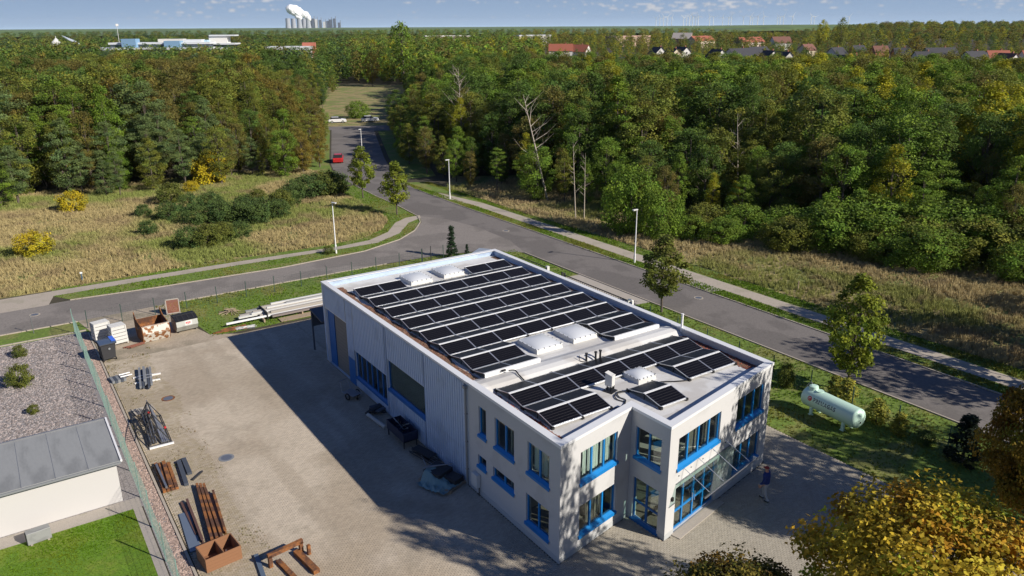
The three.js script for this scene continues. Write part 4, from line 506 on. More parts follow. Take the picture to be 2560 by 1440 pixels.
{ const o = thing('covered_pallet', 'pallet of scrap half covered by a pale turquoise tarpaulin beside the downpipe', 'pallet', [-1.0, GY, 18.6], rad(20)); mesh('pallet', [box(1.5, 0.03, 2.2, 0, 0.14, 0), box(0.1, 0.12, 2.2, -0.6, 0.06, 0), box(0.1, 0.12, 2.2, 0.6, 0.06, 0)], M.wood, o); mesh('load', [box(1.1, 0.45, 1.1, 0.1, 0.38, -0.4), box(0.7, 0.3, 0.8, 0.2, 0.3, 0.6)], M.dark, o); const t = new THREE.PlaneGeometry(1.5, 1.9, 24, 28); t.rotateX(-Math.PI / 2); const p = t.attributes.position; for (let i = 0; i < p.count; i++) { const x = p.getX(i), z = p.getZ(i), n = fbm(x * 4 + 5, z * 4 + 5, 91, 4); p.setY(i, 0.06 + 0.42 * step(0.15, 0.55, 0.75 - Math.abs(x - 0.2)) * step(-0.9, 0.5, -z) + 0.34 * (n - 0.25)); } t.computeVertexNormals(); t.translate(-0.4, 0.03, 0.1); mesh('tarpaulin', t, mat(0.17, 0.27, 0.27, 0.6), o); mesh('rod', [bar([-0.5, 0.75, -0.9], [0.5, 0.7, -0.2], 0.025), bar([-0.3, 0.7, -1], [0.6, 0.85, 0.2], 0.025)], M.steel, o); }
{ const o = thing('scrap_pile', 'low dark heap of bars and sheets against the hall wall under the large window', 'scrap', [-0.8, GY, 15.9], 0.1, YG), r = rng(91); for (let k = 0; k < 12; k++) mesh('bar', bar([-0.4 + 0.8 * r(), 0.04 + 0.25 * r(), -1.1 + 0.4 * r()], [-0.4 + 0.8 * r(), 0.04 + 0.25 * r(), 0.8 + 0.5 * r()], 0.03), k % 3 ? M.dark : M.steel, o); mesh('sheet', box(0.6, 0.03, 1.4, 0.2, 0.32, -0.1, 0.2, 0.06), M.dark, o); }
{ const o = thing('scrap_pile', 'low dark heap of offcuts beside the grey pipe at the hall wall', 'scrap', [-0.6, GY, 9.4], 0.4, YG), r = rng(92); for (let k = 0; k < 9; k++) mesh('offcut', box(0.12 + 0.2 * r(), 0.1, 0.5 + 0.6 * r(), -0.3 + 0.6 * r(), 0.06 + 0.1 * (k % 3), -0.4 + 0.8 * r(), r() * 2), k % 2 ? M.dark : M.slate, o); }
// ------------------------------------------------------------------ small posts and markers
{ const o = thing('sign_post', 'slim grey post on the verge at the left edge', 'post', [-17.2, 0, -18.4], 0); mesh('post', cyl(0.035, 0.03, 1.5, 8, 0, 0.75, 0), M.steel, o); mesh('plate', box(0.04, 0.16, 0.12, 0, 1.42, 0), M.grey, o); }
{ const o = thing('hydrant_marker', 'small dark marker post with pale top beside the left footpath', 'marker', [-12.3, 0, -30.9], 0); mesh('post', cyl(0.07, 0.07, 0.85, 10, 0, 0.43, 0), mat(0.06, 0.11, 0.16, 0.6), o); mesh('plate', box(0.22, 0.16, 0.03, 0, 0.92, 0.02), M.aluWhite, o); }
{ const o = thing('marker_post', 'small dark wooden stake in the dry grass right of the road', 'stake', [41.0, 0, 9.5], 0); mesh('stake', cyl(0.06, 0.05, 0.9, 8, 0, 0.45, 0), M.wood, o); }
for (const [x, z, l] of [[25.8, -58.2, 'thin dark stake on the road verge by the meadow corner'], [18.4, -18.3, 'thin stake left of the dark cypress'], [17.2, -17.9, 'pale stake left of the dark cypress, farther one']]) { const o = thing('marker_post', l, 'stake', [x, 0, z]); mesh('stake', cyl(0.045, 0.04, 1.5, 8, 0, 0.75, 0), M.dark, o); }
// ------------------------------------------------------------------ vehicles
function car(label, pos, turn, paint, len = 4.3, tall = 1.45) {
  const o = thing('parked_car', label, 'car', pos, turn, 'cars along the roads'); const h = len / 2;
  const body = new THREE.Shape([[-h, 0.3], [-h, 0.72], [-h + 0.15, 0.86], [-h + 0.95, 0.95], [h - 1.0, 0.95], [h - 0.1, 0.8], [h, 0.55], [h, 0.3]].map((p) => new THREE.Vector2(...p)));
  const g = new THREE.ExtrudeGeometry(body, { depth: 1.6, bevelEnabled: true, bevelSize: 0.06, bevelThickness: 0.08, bevelSegments: 3 }); g.translate(0, 0, -0.8); mesh('body', g, paint, o);
  const cab = new THREE.Shape([[-h + 0.3, 0.95], [-h + 0.75, tall - 0.06], [h - 1.9, tall - 0.06], [h - 1.1, 0.95]].map((p) => new THREE.Vector2(...p))); const cg = new THREE.ExtrudeGeometry(cab, { depth: 1.34, bevelEnabled: true, bevelSize: 0.03, bevelThickness: 0.06, bevelSegments: 2 }); cg.translate(0, 0, -0.67); mesh('windows', cg, M.black, o);
  mesh('roof', rbox(len - 2.6, 0.06, 1.3, 0.03, -0.55, tall - 0.02, 0), paint, o);
  for (const x of [-h + 0.8, h - 0.85]) for (const z of [-0.78, 0.78]) { const w = mesh('wheel', cyl(0.32, 0.32, 0.22, 20, x, 0.32, z, 'z'), M.rubber, o); mesh('rim', cyl(0.2, 0.2, 0.235, 14, x, 0.32, z, 'z'), M.alu, w); }
  for (const z of [-0.62, 0.62]) { mesh('headlight', rbox(0.08, 0.14, 0.32, 0.03, h - 0.02, 0.68, z), M.white, o); mesh('tail_light', rbox(0.08, 0.16, 0.26, 0.03, -h - 0.03, 0.75, z), M.red, o); } mesh('number_plate', box(0.02, 0.11, 0.5, h + 0.07, 0.45, 0), M.white, o);
}
car('red car on the distant road half hidden by the wood edge', [34.6, 0.014, -82.5], rad(66), mat(0.42, 0.02, 0.02, 0.25), 4.2);
car('white car parked beyond the end of the road, left of two', [57.5, 0.01, -139], rad(-20), mat(0.7, 0.7, 0.7, 0.3));
car('white car parked beyond the end of the road, right of two', [65.2, 0.01, -136.4], rad(-20), mat(0.7, 0.7, 0.7, 0.3));
car('silver car with only its roof showing behind the far parapet', [21.9, 0.02, -13.6], rad(35), mat(0.42, 0.46, 0.5, 0.3, 0.4), 4.5, 1.62);
// ------------------------------------------------------------------ person by the right corner of the office
{
  const res = 84, mc = new MarchingCubes(res, M.dark, false, false, 90000), S = 1.0; mc.isolation = 0;
  const J = { head: [0.02, 1.72, 0.03], neck: [0.01, 1.54, 0.01], chest: [0, 1.33, 0], waist: [0, 1.08, -0.01], hip: [0, 0.93, 0], lHip: [-0.09, 0.9, 0], rHip: [0.09, 0.9, 0], lKnee: [-0.11, 0.49, 0.1], rKnee: [0.1, 0.48, -0.02], lFoot: [-0.12, 0.07, 0.12], rFoot: [0.11, 0.07, -0.2], lToe: [-0.13, 0.04, 0.27], rToe: [0.12, 0.04, -0.06], lSh: [-0.2, 1.43, 0], rSh: [0.2, 1.43, 0], lEl: [-0.27, 1.15, -0.04], rEl: [0.27, 1.15, 0.02], lWr: [-0.25, 0.9, 0.06], rWr: [0.24, 0.92, 0.16] };
  const bones = [['neck', 'head', 0.055, 0.06], ['chest', 'neck', 0.14, 0.06], ['waist', 'chest', 0.135, 0.165], ['hip', 'waist', 0.15, 0.135], ['lSh', 'rSh', 0.075, 0.075], ['lHip', 'lKnee', 0.095, 0.065], ['rHip', 'rKnee', 0.095, 0.065], ['lKnee', 'lFoot', 0.06, 0.042], ['rKnee', 'rFoot', 0.06, 0.042], ['lFoot', 'lToe', 0.048, 0.035], ['rFoot', 'rToe', 0.048, 0.035], ['lSh', 'lEl', 0.062, 0.048], ['rSh', 'rEl', 0.062, 0.048], ['lEl', 'lWr', 0.045, 0.034], ['rEl', 'rWr', 0.045, 0.034]].map(([a, b, r, s]) => [J[a], J[b], r, s]);
  for (const [w, s] of [[J.lWr, -1], [J.rWr, 1]]) { bones.push([w, [w[0], w[1] - 0.08, w[2] + 0.02], 0.036, 0.032]); for (let f = 0; f < 4; f++) bones.push([[w[0] + (f - 1.5) * 0.014, w[1] - 0.08, w[2] + 0.02], [w[0] + (f - 1.5) * 0.017, w[1] - 0.15 - 0.01 * (f % 2), w[2] + 0.05], 0.011, 0.009]); bones.push([[w[0], w[1] - 0.04, w[2] + 0.03], [w[0] - s * 0.03, w[1] - 0.09, w[2] + 0.08], 0.013, 0.01]); }
  const seg = (p, [a, b, r, s]) => { let t = 0, L = 0; const d = [0, 1, 2].map((k) => b[k] - a[k]); for (let k = 0; k < 3; k++) { t += (p[k] - a[k]) * d[k]; L += d[k] * d[k]; } t = clamp(t / L); let q = 0; for (let k = 0; k < 3; k++) q += (p[k] - a[k] - d[k] * t) ** 2; return Math.sqrt(q) - lerp(r, s, t); };
  const field = (p) => { let e = 0; for (const b of bones) e += Math.exp(-26 * Math.min(seg(p, b), 1)); let d = -Math.log(e + 1e-12) / 26; const hx = p[0] - J.head[0], hy = p[1] - J.head[1], hz = p[2] - J.head[2]; const head = (Math.sqrt((hx / 0.078) ** 2 + (hy / 0.115) ** 2 + (hz / 0.098) ** 2) - 1) * 0.085; const nose = Math.hypot(hx, hy + 0.01, hz - 0.1) - 0.018, ear = Math.min(Math.hypot(hx - 0.08, hy, hz), Math.hypot(hx + 0.08, hy, hz)) - 0.024; return Math.min(d, head, nose, ear); };
  for (let k = 0; k < res; k++) for (let j = 0; j < res; j++) for (let i = 0; i < res; i++) { const p = [(i - res / 2) / (res / 2) * S, (j - res / 2) / (res / 2) * S + 0.93, (k - res / 2) / (res / 2) * S]; mc.field[i + j * res + k * res * res] = Math.abs(p[0]) > 0.5 || Math.abs(p[2]) > 0.5 ? -0.3 : -field(p); }
  mc.update(); const n = mc.count, pos = new Float32Array(n * 3), nor = new Float32Array(n * 3), col = new Float32Array(n * 3);
  for (let i = 0; i < n; i++) { const x = mc.positionArray[i * 3] * S, y = mc.positionArray[i * 3 + 1] * S + 0.93, z = mc.positionArray[i * 3 + 2] * S; pos.set([x, y, z], i * 3); nor.set([mc.normalArray[i * 3], mc.normalArray[i * 3 + 1], mc.normalArray[i * 3 + 2]], i * 3); const arm = Math.abs(x) > 0.2 && y < 0.93; const c = y > 1.56 || arm ? [0.42, 0.24, 0.17] : y > 0.95 ? [0.012, 0.03, 0.16] : y > 0.09 ? [0.40, 0.40, 0.40] : [0.05, 0.045, 0.04]; col.set(c, i * 3); }
  const g = new THREE.BufferGeometry(); g.setAttribute('position', new THREE.BufferAttribute(pos, 3)); g.setAttribute('normal', new THREE.BufferAttribute(nor, 3)); g.setAttribute('color', new THREE.BufferAttribute(col, 3));
  const o = thing('person', 'person in dark blue jacket, light trousers and dark red cap beside the office corner', 'person', [11.6, 0.04, 29.35], rad(200)); mesh('body', g, new THREE.MeshStandardMaterial({ vertexColors: true, roughness: 0.85 }), o);
  const cap = new THREE.SphereGeometry(0.108, 20, 10, 0, Math.PI * 2, 0, Math.PI / 2); cap.scale(0.86, 0.95, 1.05); cap.translate(0.02, 1.745, 0.02); mesh('cap', [cap, rbox(0.13, 0.014, 0.09, 0.006, 0.02, 1.752, 0.15)], mat(0.22, 0.02, 0.03, 0.8), o);
  o.scale.setScalar(1.06);
}
const tens = ['', '', 'twenti', 'thirti', 'forti', 'fifti', 'sixti', 'seventi', 'eighti', 'nineti'], tensC = ['', '', 'twenty', 'thirty', 'forty', 'fifty', 'sixty', 'seventy', 'eighty', 'ninety'], teens = ['eleventh', 'twelfth', 'thirteenth', 'fourteenth', 'fifteenth', 'sixteenth', 'seventeenth', 'eighteenth', 'nineteenth'];
const nth = (n) => n <= 10 ? ord[n - 1] : n < 20 ? teens[n - 11] : n % 10 ? tensC[Math.floor(n / 10)] + '-' + ord[n % 10 - 1] : tens[n / 10] + 'eth';
// ------------------------------------------------------------------ vegetation
// One crown = many small leaf faces gathered in clumps round the ends of the limbs.
function leaves(clumps, { size = 0.4, seed = 1, vary = 0.3, star = false, up = 0.35, centre = [0, 0, 0], droop = 0 }) {
  const r = rng(seed), pos = [], nor = [], col = [], idx = []; let k = 0;
  const a = V(0, 0, 0), b = V(0, 0, 0), n = V(0, 0, 0), o = V(0, 0, 0);
  const outline = star ? [[0, -0.55], [0.28, -0.42], [0.62, -0.1], [0.3, 0.1], [0, 0.72], [-0.3, 0.1], [-0.62, -0.1], [-0.28, -0.42]] : [[0, -0.6], [0.38, 0], [0, 0.6], [-0.38, 0]];
  for (const c of clumps) {
    const tone = 1 + (r() - 0.5) * 2 * vary, warm = 1 + (r() - 0.5) * 0.2;
    for (let i = 0; i < c.n; i++) {
      const th = r() * 6.283, cp = r() * 2 - 1, sp = Math.sqrt(1 - cp * cp), q = Math.pow(r(), 0.45);
      const x = c.c[0] + c.r[0] * q * sp * Math.cos(th), y = c.c[1] + c.r[1] * q * cp, z = c.c[2] + c.r[2] * q * sp * Math.sin(th);
      o.set(x - centre[0], y - centre[1], z - centre[2]).normalize();
      n.set(r() * 2 - 1, r() * 2 - 1, r() * 2 - 1).addScaledVector(o, 0.8); n.y += up; n.normalize();
      a.set(r() - 0.5, r() - 0.5 - droop, r() - 0.5).cross(n).normalize(); b.crossVectors(n, a);
      const s = size * (0.65 + 0.7 * r()), t = tone * (0.82 + 0.36 * r());
      for (const [u, v] of outline) { const bend = -0.18 * s * (u * u + v * v); pos.push(x + (a.x * u + b.x * v) * s + n.x * bend, y + (a.y * u + b.y * v) * s + n.y * bend, z + (a.z * u + b.z * v) * s + n.z * bend); nor.push(n.x, n.y, n.z); const lc = c.col ?? [1, 1, 1]; col.push(lc[0] * t * warm, lc[1] * t, lc[2] * t / warm); }
      for (let j = 1; j < outline.length - 1; j++) idx.push(k, k + j, k + j + 1); k += outline.length;
    }
  }
  const g = new THREE.BufferGeometry(); g.setAttribute('position', new THREE.Float32BufferAttribute(pos, 3)); g.setAttribute('normal', new THREE.Float32BufferAttribute(nor, 3)); g.setAttribute('color', new THREE.Float32BufferAttribute(col, 3)); g.setIndex(idx); return g;
}
function trunkGeo(H, r0, tips, seed, lean = 0) {
  const r = rng(seed), gs = [], top = [lean * H, H, (r() - 0.5) * 0.06 * H]; let prev = [0, -0.1, 0], pr = r0;
  const n = 5, pts = [prev]; for (let i = 1; i <= n; i++) { const t = i / n, p = [top[0] * t + (r() - 0.5) * 0.03 * H * (i < n), H * t, top[2] * t + (r() - 0.5) * 0.03 * H * (i < n)], rr = r0 * (1 - 0.75 * t); gs.push(bar(prev, p, pr, rr, 7)); prev = p; pr = rr; pts.push(p); }
  for (const c of tips) { const t = clamp((c[1] / H) * 0.62 + 0.05 * r(), 0.15, 0.9), i = Math.min(n - 1, Math.floor(t * n)), f = t * n - i, s = [0, 1, 2].map((k) => lerp(pts[i][k], pts[i + 1][k], f)), m = [0, 1, 2].map((k) => lerp(s[k], c[k], 0.55) + (k === 1 ? -0.04 * H : 0)), w = r0 * 0.32 * (1 - t * 0.5); gs.push(bar(s, m, w, w * 0.65, 5), bar(m, c, w * 0.65, w * 0.2, 5)); }
  return merge(gs);
}
function crownClumps({ H, base, rx, n, per, cr, seed, shape = 'round', flat = 0.8, col }) {
  const r = rng(seed), out = [], ry = (H - base) / 2, cy = base + ry;
  for (let i = 0; i < n; i++) {
    const h = (i + 0.5) / n, y01 = clamp(h + (r() - 0.5) * 0.12), a = i * 2.39996 + r() * 0.8; let w;
    if (shape === 'cone') w = 1 - y01 * 0.92; else if (shape === 'egg') w = Math.pow(Math.sin(Math.PI * Math.pow(clamp(y01, 0.02, 0.98), 0.72)), 0.75); else if (shape === 'umbrella') w = Math.sin(Math.PI * Math.pow(clamp(y01 * 0.9 + 0.08), 1.4)); else w = Math.sqrt(Math.max(0.02, 1 - (2 * y01 - 1) ** 2));
    const q = w * (0.45 + 0.55 * Math.sqrt(r())), s = cr * (0.65 + 0.6 * r());
    out.push({ c: [rx * q * Math.cos(a), base + (H - base) * y01, rx * q * Math.sin(a)], r: [s, s * flat, s], n: Math.round(per * (0.7 + 0.6 * r())), col: col?.(r, y01) });
  }
  return { clumps: out, cy };
}
function species(p) { const { clumps, cy } = crownClumps(p); const crown = leaves(clumps, { size: p.leaf, seed: p.seed + 7, centre: [0, cy - p.H * 0.1, 0], vary: p.vary ?? 0.3, droop: p.droop ?? 0, star: p.star, up: p.up ?? 0.35 }); const r = rng(p.seed + 3); const trunk = trunkGeo(p.H * 0.86, p.trunk, clumps.filter(() => r() < (p.limbs ?? 0.3)).map((c) => c.c), p.seed + 5, p.lean ?? 0); const lowC = clumps.filter((_, i) => i % 2 === 0).map((c) => ({ ...c, n: Math.round(p.low ?? 16), r: c.r.map((x) => x * 1.25) })); return { H: p.H, crown, trunk, low: leaves(lowC, { size: p.leaf * 3.0, seed: p.seed + 9, centre: [0, cy, 0], vary: 0.3 }) }; }
const leafMat = (r, g, b) => new THREE.MeshPhysicalMaterial({ color: C3(r, g, b), vertexColors: true, roughness: 0.9, specularIntensity: 0.25, transmission: 0.34, thickness: 0, side: THREE.DoubleSide });
const TINT = { dark: [0.104, 0.170, 0.027], olive: [0.186, 0.206, 0.030], brown: [0.172, 0.150, 0.033], grey: [0.146, 0.205, 0.066], yellow: [0.34, 0.335, 0.022], orange: [0.22, 0.17, 0.028], bright: [0.160, 0.248, 0.026], pine: [0.072, 0.12, 0.047] };
const LEAF = Object.fromEntries(Object.entries(TINT).map(([k, c]) => [k, leafMat(...c)]));
const SPEC = [
  species({ H: 14, base: 2.2, rx: 3.0, n: 62, per: 150, cr: 0.98, leaf: 0.195, trunk: 0.26, seed: 101, shape: 'round' }),
  species({ H: 14, base: 1.6, rx: 2.8, n: 66, per: 140, cr: 0.9, leaf: 0.19, trunk: 0.24, seed: 202, shape: 'round', flat: 0.9 }),
  species({ H: 13, base: 2.6, rx: 3.2, n: 54, per: 165, cr: 1.15, leaf: 0.18, trunk: 0.2, seed: 303, shape: 'umbrella', flat: 0.42 }),
  species({ H: 12.5, base: 1.2, rx: 2.8, n: 64, per: 145, cr: 0.95, leaf: 0.19, trunk: 0.2, seed: 404, shape: 'egg', flat: 0.6 }),
  species({ H: 15, base: 2.0, rx: 2.4, n: 64, per: 125, cr: 0.85, leaf: 0.185, trunk: 0.2, seed: 505, shape: 'egg' }),
  species({ H: 14.5, base: 4.5, rx: 2.3, n: 46, per: 145, cr: 0.9, leaf: 0.18, trunk: 0.22, seed: 606, shape: 'round', flat: 0.5, up: 0.8 }),
  species({ H: 13, base: 0.8, rx: 3.3, n: 70, per: 150, cr: 1.05, leaf: 0.2, trunk: 0.24, seed: 707, shape: 'round', flat: 0.7 }),
];
function plant(sp, leaf, name, label, category, pos, turn, s, group, bark = M.bark) { const o = thing(name, label, category, pos, turn, group); mesh('trunk', sp.trunk, bark, o); mesh('crown', sp.crown, leaf, o); Array.isArray(s) ? o.scale.set(...s) : o.scale.setScalar(s); return o; }

// --- woods: where trees stand
const poly = (t, pts) => { for (let i = 0; i < pts.length - 1; i++) if (t <= pts[i][0] && t >= pts[i + 1][0]) return lerp(pts[i][1], pts[i + 1][1], (t - pts[i][0]) / (pts[i + 1][0] - pts[i][0])); return t > pts[0][0] ? pts[0][1] : pts[pts.length - 1][1]; };
const roadMid = (z) => poly(z, [[-50, 30.7], [-62, 31.5], [-82, 37.4], [-122, 54.6], [-165, 77], [-230, 108], [-262, 122]]);
const edgeR = (z) => poly(z, [[60, 110], [35, 80], [24, 69], [16, 63], [6, 58.5], [-3, 57], [-12, 51], [-18, 47], [-30, 46], [-39, 42.5], [-54, 40.6], [-60, 41]]);
const camInv = camera.matrixWorldInverse.copy(new THREE.Matrix4().compose(camera.position, camera.quaternion, V(1, 1, 1)).invert());
const FPX = 720 / Math.tan(rad(40.57 / 2));
const project = (x, y, z) => { const v = V(x, y, z).applyMatrix4(camInv); return [1280 + FPX * v.x / -v.z, 720 - FPX * v.y / -v.z, -v.z]; };
const woods = [];
{
  const r = rng(77); const yaw = rad(34.12);
  for (let d = 88; d < 3000;) {
    const sp = d < 260 ? 4.1 : 4.1 * Math.pow(d / 260, 1.0), jit = sp * 0.75;
    for (let a = -0.66; a < 0.80; a += sp / d) {
      const dd = d + (r() - 0.5) * jit, aa = a + (r() - 0.5) * jit / d, x = CAM.x + dd * Math.sin(yaw + aa), z = CAM.z - dd * Math.cos(yaw + aa), k = r();
      if (a > 0.62 && d > 190) continue;
      let ok, left = false; const n = fbm(x * 0.05, z * 0.05, 301, 2);
      if (z < -60) { const m = roadMid(z); left = x < m; const hw = z > -128 ? (left ? 6.6 : 9) : z > -262 ? 14 : 0; ok = Math.abs(x - m) > hw && (!left || z < -70 - 4 * n || false); if (z > -76 && left) ok = ok && z < -72.5; }
      else ok = x > edgeR(z) + (n - 0.5) * 2;
      if (!ok) continue;
      const [px] = project(x, 5, z); if (px < -220 || px > (d < 190 ? 3300 : 2760)) continue;
      const into = z >= -60 ? x - edgeR(z) : left ? Math.min(-72.5 - z, roadMid(z) - 9 - x) : x - roadMid(z) - 9; const grow = lerp(0.52, 1, step(0, 20, into + (n - 0.5) * 16)); let h = 13.6, y = 0, keep = 1;
      if (px > 1350) { if (d > 500 && d < 820) { keep = 0.6; h = 8.0; } else if (d > 200 && d <= 500) h = lerp(13.2, 5.6, step(200, 400, d)); if (d >= 820) { h = 12; } if (px > 1950 && d > 700) y = 13 * step(700, 1250, d) * step(1950, 2250, px); }
      else { if (px > 280 && px < 640 && d > 330 && d < 560) { h = 12.4; if (d > 490) keep = 0; } if (px > 670 && px < 830 && d > 330 && d < 530) { h = 11.5; if (d > 440) keep = 0.0; } if (d > 600) h = 12.2; }
      if (k > keep) continue;
      woods.push({ x, y, z, d: dd, px, h: h * (d < 320 ? grow : 1) * (0.72 + 0.5 * r()), left, k: r(), t: r(), n, turn: r() * 6.28, w: 0.78 + 0.5 * r() });
    }
    d += sp * 0.86;
  }
}
const tintOf = (w) => { // species mix by place, as in the photograph: oaks turning brown on the left, robinia green, ashes and maples yellowing
  const p = w.px, m = w.n, t = w.t;
  if (w.left || p < 880) { if (p > 640 && w.d < 190) return t < 0.3 ? 'orange' : t < 0.7 ? 'olive' : t < 0.85 ? 'bright' : 'brown'; if (w.d < 142) return t < 0.45 ? 'grey' : t < 0.75 ? 'bright' : t < 0.9 ? 'olive' : 'brown'; if (w.d < 230) return t < 0.34 ? 'brown' : t < 0.68 ? 'olive' : t < 0.93 ? 'dark' : 'orange'; return t < 0.45 ? 'dark' : t < 0.75 ? 'olive' : t < 0.9 ? 'pine' : 'brown'; }
  if (p > 1900 && w.d > 130 && w.d < 330) return t < 0.4 ? 'bright' : t < 0.75 ? 'olive' : t < 0.9 ? 'yellow' : 'brown';
  if (w.d > 450 && p > 1300) return t < 0.35 ? 'olive' : t < 0.55 ? 'orange' : t < 0.8 ? 'dark' : 'yellow';
  return t < 0.33 ? 'dark' : t < 0.62 ? 'bright' : t < 0.82 ? 'olive' : t < 0.93 ? 'brown' : 'yellow';
};
const specOf = (w, tint) => tint === 'grey' ? SPEC[w.k < 0.7 ? 2 : 3] : tint === 'brown' || tint === 'orange' ? SPEC[w.k < 0.5 ? 0 : 1] : tint === 'pine' ? SPEC[5] : tint === 'yellow' ? SPEC[w.k < 0.5 ? 4 : 3] : SPEC[[0, 2, 3, 4, 6, 6, 5][Math.floor(w.k * 7)]];
{
  woods.sort((a, b) => a.d - b.d);
  const vis = woods.filter((w) => w.px > -60 && w.px < 2620), near = new Set(vis.slice(0, 300));
  const names = { dark: 'dark green', olive: 'olive green', brown: 'brown-tinged', grey: 'grey green feathery', yellow: 'yellowing', orange: 'orange-brown autumn', bright: 'fresh green', pine: 'bluish dark' };
  const sides = { left: [], right: [] };
  near.forEach((w) => sides[w.left ? 'left' : 'right'].push(w));
  for (const side of ['left', 'right']) {
    const list = sides[side].sort((a, b) => a.px - b.px), front = list.filter((w) => w.d < (side === 'left' ? 133 : 118));
    list.forEach((w) => {
      const tint = tintOf(w), sp = specOf(w, tint), i = front.indexOf(w), s = w.h / sp.H;
      const marks = side === 'left' ? [[280, 'near the left image edge'], [560, 'above the yellow meadow shrubs'], [760, 'above the dark meadow thicket'], [9999, 'beside the road gap']] : [[1060, 'beside the road gap'], [1220, 'around the silvery dead tree'], [1400, 'around the leaning dead trunk'], [1600, 'around the paired bare stems'], [1800, 'behind the far street lamp'], [2100, 'above the right meadow'], [2350, 'above the tall bushes'], [9999, 'near the right image edge']];
      const where = i >= 0 ? `${nth(i + 1)} from left in front row of ${side} wood` : `${w.d < 150 ? 'just behind front row' : w.d < 172 ? 'in the middle' : 'deep inside'} of ${side} wood ${marks.find((m) => w.px < m[0])[1]}`;
      plant(sp, LEAF[tint], 'broadleaf_tree', `${names[tint]} tree ${where}`, 'tree', [w.x, w.y, w.z], w.turn, [s * w.w, s, s * w.w], `trees of the ${side} wood`);
    });
  }
  // all farther trees: one mass
  const far = new THREE.Group(); far.name = 'woodland'; tag(far, 'mass of autumn woodland reaching back towards the horizon', 'woodland', null, 'stuff'); scene.add(far);
  const white = leafMat(1, 1, 1), bins = new Map();
  for (const w of woods) if (!near.has(w)) { const tint = tintOf(w), sp = specOf(w, tint), key = SPEC.indexOf(sp) * 2 + (w.d > 260 ? 1 : 0); if (!bins.has(key)) bins.set(key, []); const c = TINT[tint], s = w.h / sp.H, k = 0.8 + 0.4 * w.k; bins.get(key).push([w.x, w.y, w.z, s * w.w * (w.d > 700 ? 1.5 : 1), s, s * w.w * (w.d > 700 ? 1.5 : 1), w.turn, 0, 0, C3(c[0] * k, c[1] * k, c[2] * k)]); }
  for (const [key, list] of bins) { const m = instanced('crowns', key % 2 ? SPEC[key >> 1].low : SPEC[key >> 1].crown, white, list); m.name = 'crowns'; far.add(m); if (!(key % 2)) { const t = instanced('trunks', SPEC[key >> 1].trunk, M.bark, list.map((e) => e.slice(0, 9))); t.name = 'trunks'; far.add(t); } }
  // woods beyond a couple of kilometres, as one uneven canopy
  const A = 220, D = 70, pos = [], idx = [], col = [], rr = rng(9);
  for (let j = 0; j <= D; j++) { const d = 1500 * Math.pow(9, j / D); for (let i = 0; i <= A; i++) { const a = rad(34.12) + lerp(-0.75, 0.75, i / A), x = CAM.x + d * Math.sin(a), z = CAM.z - d * Math.cos(a), s = 0.004; const hill = 13 * step(0.18, 0.33, lerp(-0.75, 0.75, i / A)); pos.push(x, 7.0 + 5 * fbm(x * s, z * s, 411, 4) + hill * step(1000, 2200, d) * 0.7, z); const t = fbm(x * 0.003, z * 0.003, 421, 3), k = 0.7 + 0.6 * rr(); const c = mixc(TINT.pine, TINT.dark, step(0.35, 0.65, t)); col.push(c[0] * k, c[1] * k, c[2] * k); } }
  for (let j = 0; j < D; j++) for (let i = 0; i < A; i++) { const a = j * (A + 1) + i; idx.push(a, a + 1, a + A + 1, a + 1, a + A + 2, a + A + 1); }
  const g = new THREE.BufferGeometry(); g.setAttribute('position', new THREE.Float32BufferAttribute(pos, 3)); g.setAttribute('color', new THREE.Float32BufferAttribute(col, 3)); g.setIndex(idx); g.computeVertexNormals();
  tag(mesh('distant_woodland', g, new THREE.MeshStandardMaterial({ vertexColors: true, roughness: 1 })), 'dark green far-off forest closing the horizon', 'woodland', null, 'stuff');
}
// single trees that stand out
function deadTree(label, base, top, r0, seed, nb = 9, spread = 1.6) { const o = thing('dead_tree', label, 'tree', base, 0, 'bare dead trees at the wood edge'); const r = rng(seed), d = [top[0] - base[0], top[1] - base[1], top[2] - base[2]], m = mat(0.36, 0.31, 0.25, 0.9), L = Math.hypot(...d); mesh('trunk', [bar([0, 0, 0], d.map((x) => x * 0.5), r0, r0 * 0.6, 8), bar(d.map((x) => x * 0.5), d, r0 * 0.6, r0 * 0.12, 7)], m, o); for (let i = 0; i < nb; i++) { const t = 0.35 + 0.6 * (i + r()) / nb, s = d.map((x) => x * t), a = r() * 6.28, l = spread * (1.1 - t * 0.6) * (0.6 + 0.8 * r()), e = [s[0] + Math.cos(a) * l, s[1] + l * (0.3 + 0.9 * r()), s[2] + Math.sin(a) * l], f = [e[0] + Math.cos(a + 0.6) * l * 0.6, e[1] + l * 0.6, e[2] + Math.sin(a + 0.6) * l * 0.6]; mesh('branch', [bar(s, e, r0 * 0.3, r0 * 0.16, 5), bar(e, f, r0 * 0.15, r0 * 0.05, 4), bar(lerp3(s, e, 0.6), [e[0] - Math.sin(a) * l * 0.5, e[1] + l * 0.3, e[2] + Math.cos(a) * l * 0.5], r0 * 0.13, r0 * 0.04, 4)], m, o); } }
function lerp3(a, b, t) { return [0, 1, 2].map((k) => lerp(a[k], b[k], t)); }
deadTree('tall bare pale trunk leaning left out of the right-hand wood', [45.0, 0, -33.8], [42.0, 14.4, -35.4], 0.17, 5, 14, 2.2);
deadTree('broad bare silvery tree standing above the right-hand wood', [50.0, 0, -64.6], [50.2, 16.4, -66.0], 0.16, 6, 26, 2.6);
deadTree('pair of bare stems low at the wood edge, left stem', [41.7, 0, -23.6], [41.3, 9.6, -23.9], 0.09, 7, 9, 0.8); deadTree('pair of bare stems low at the wood edge, right stem', [42.5, 0, -22.9], [42.7, 8.2, -23.2], 0.08, 8, 9, 0.8);
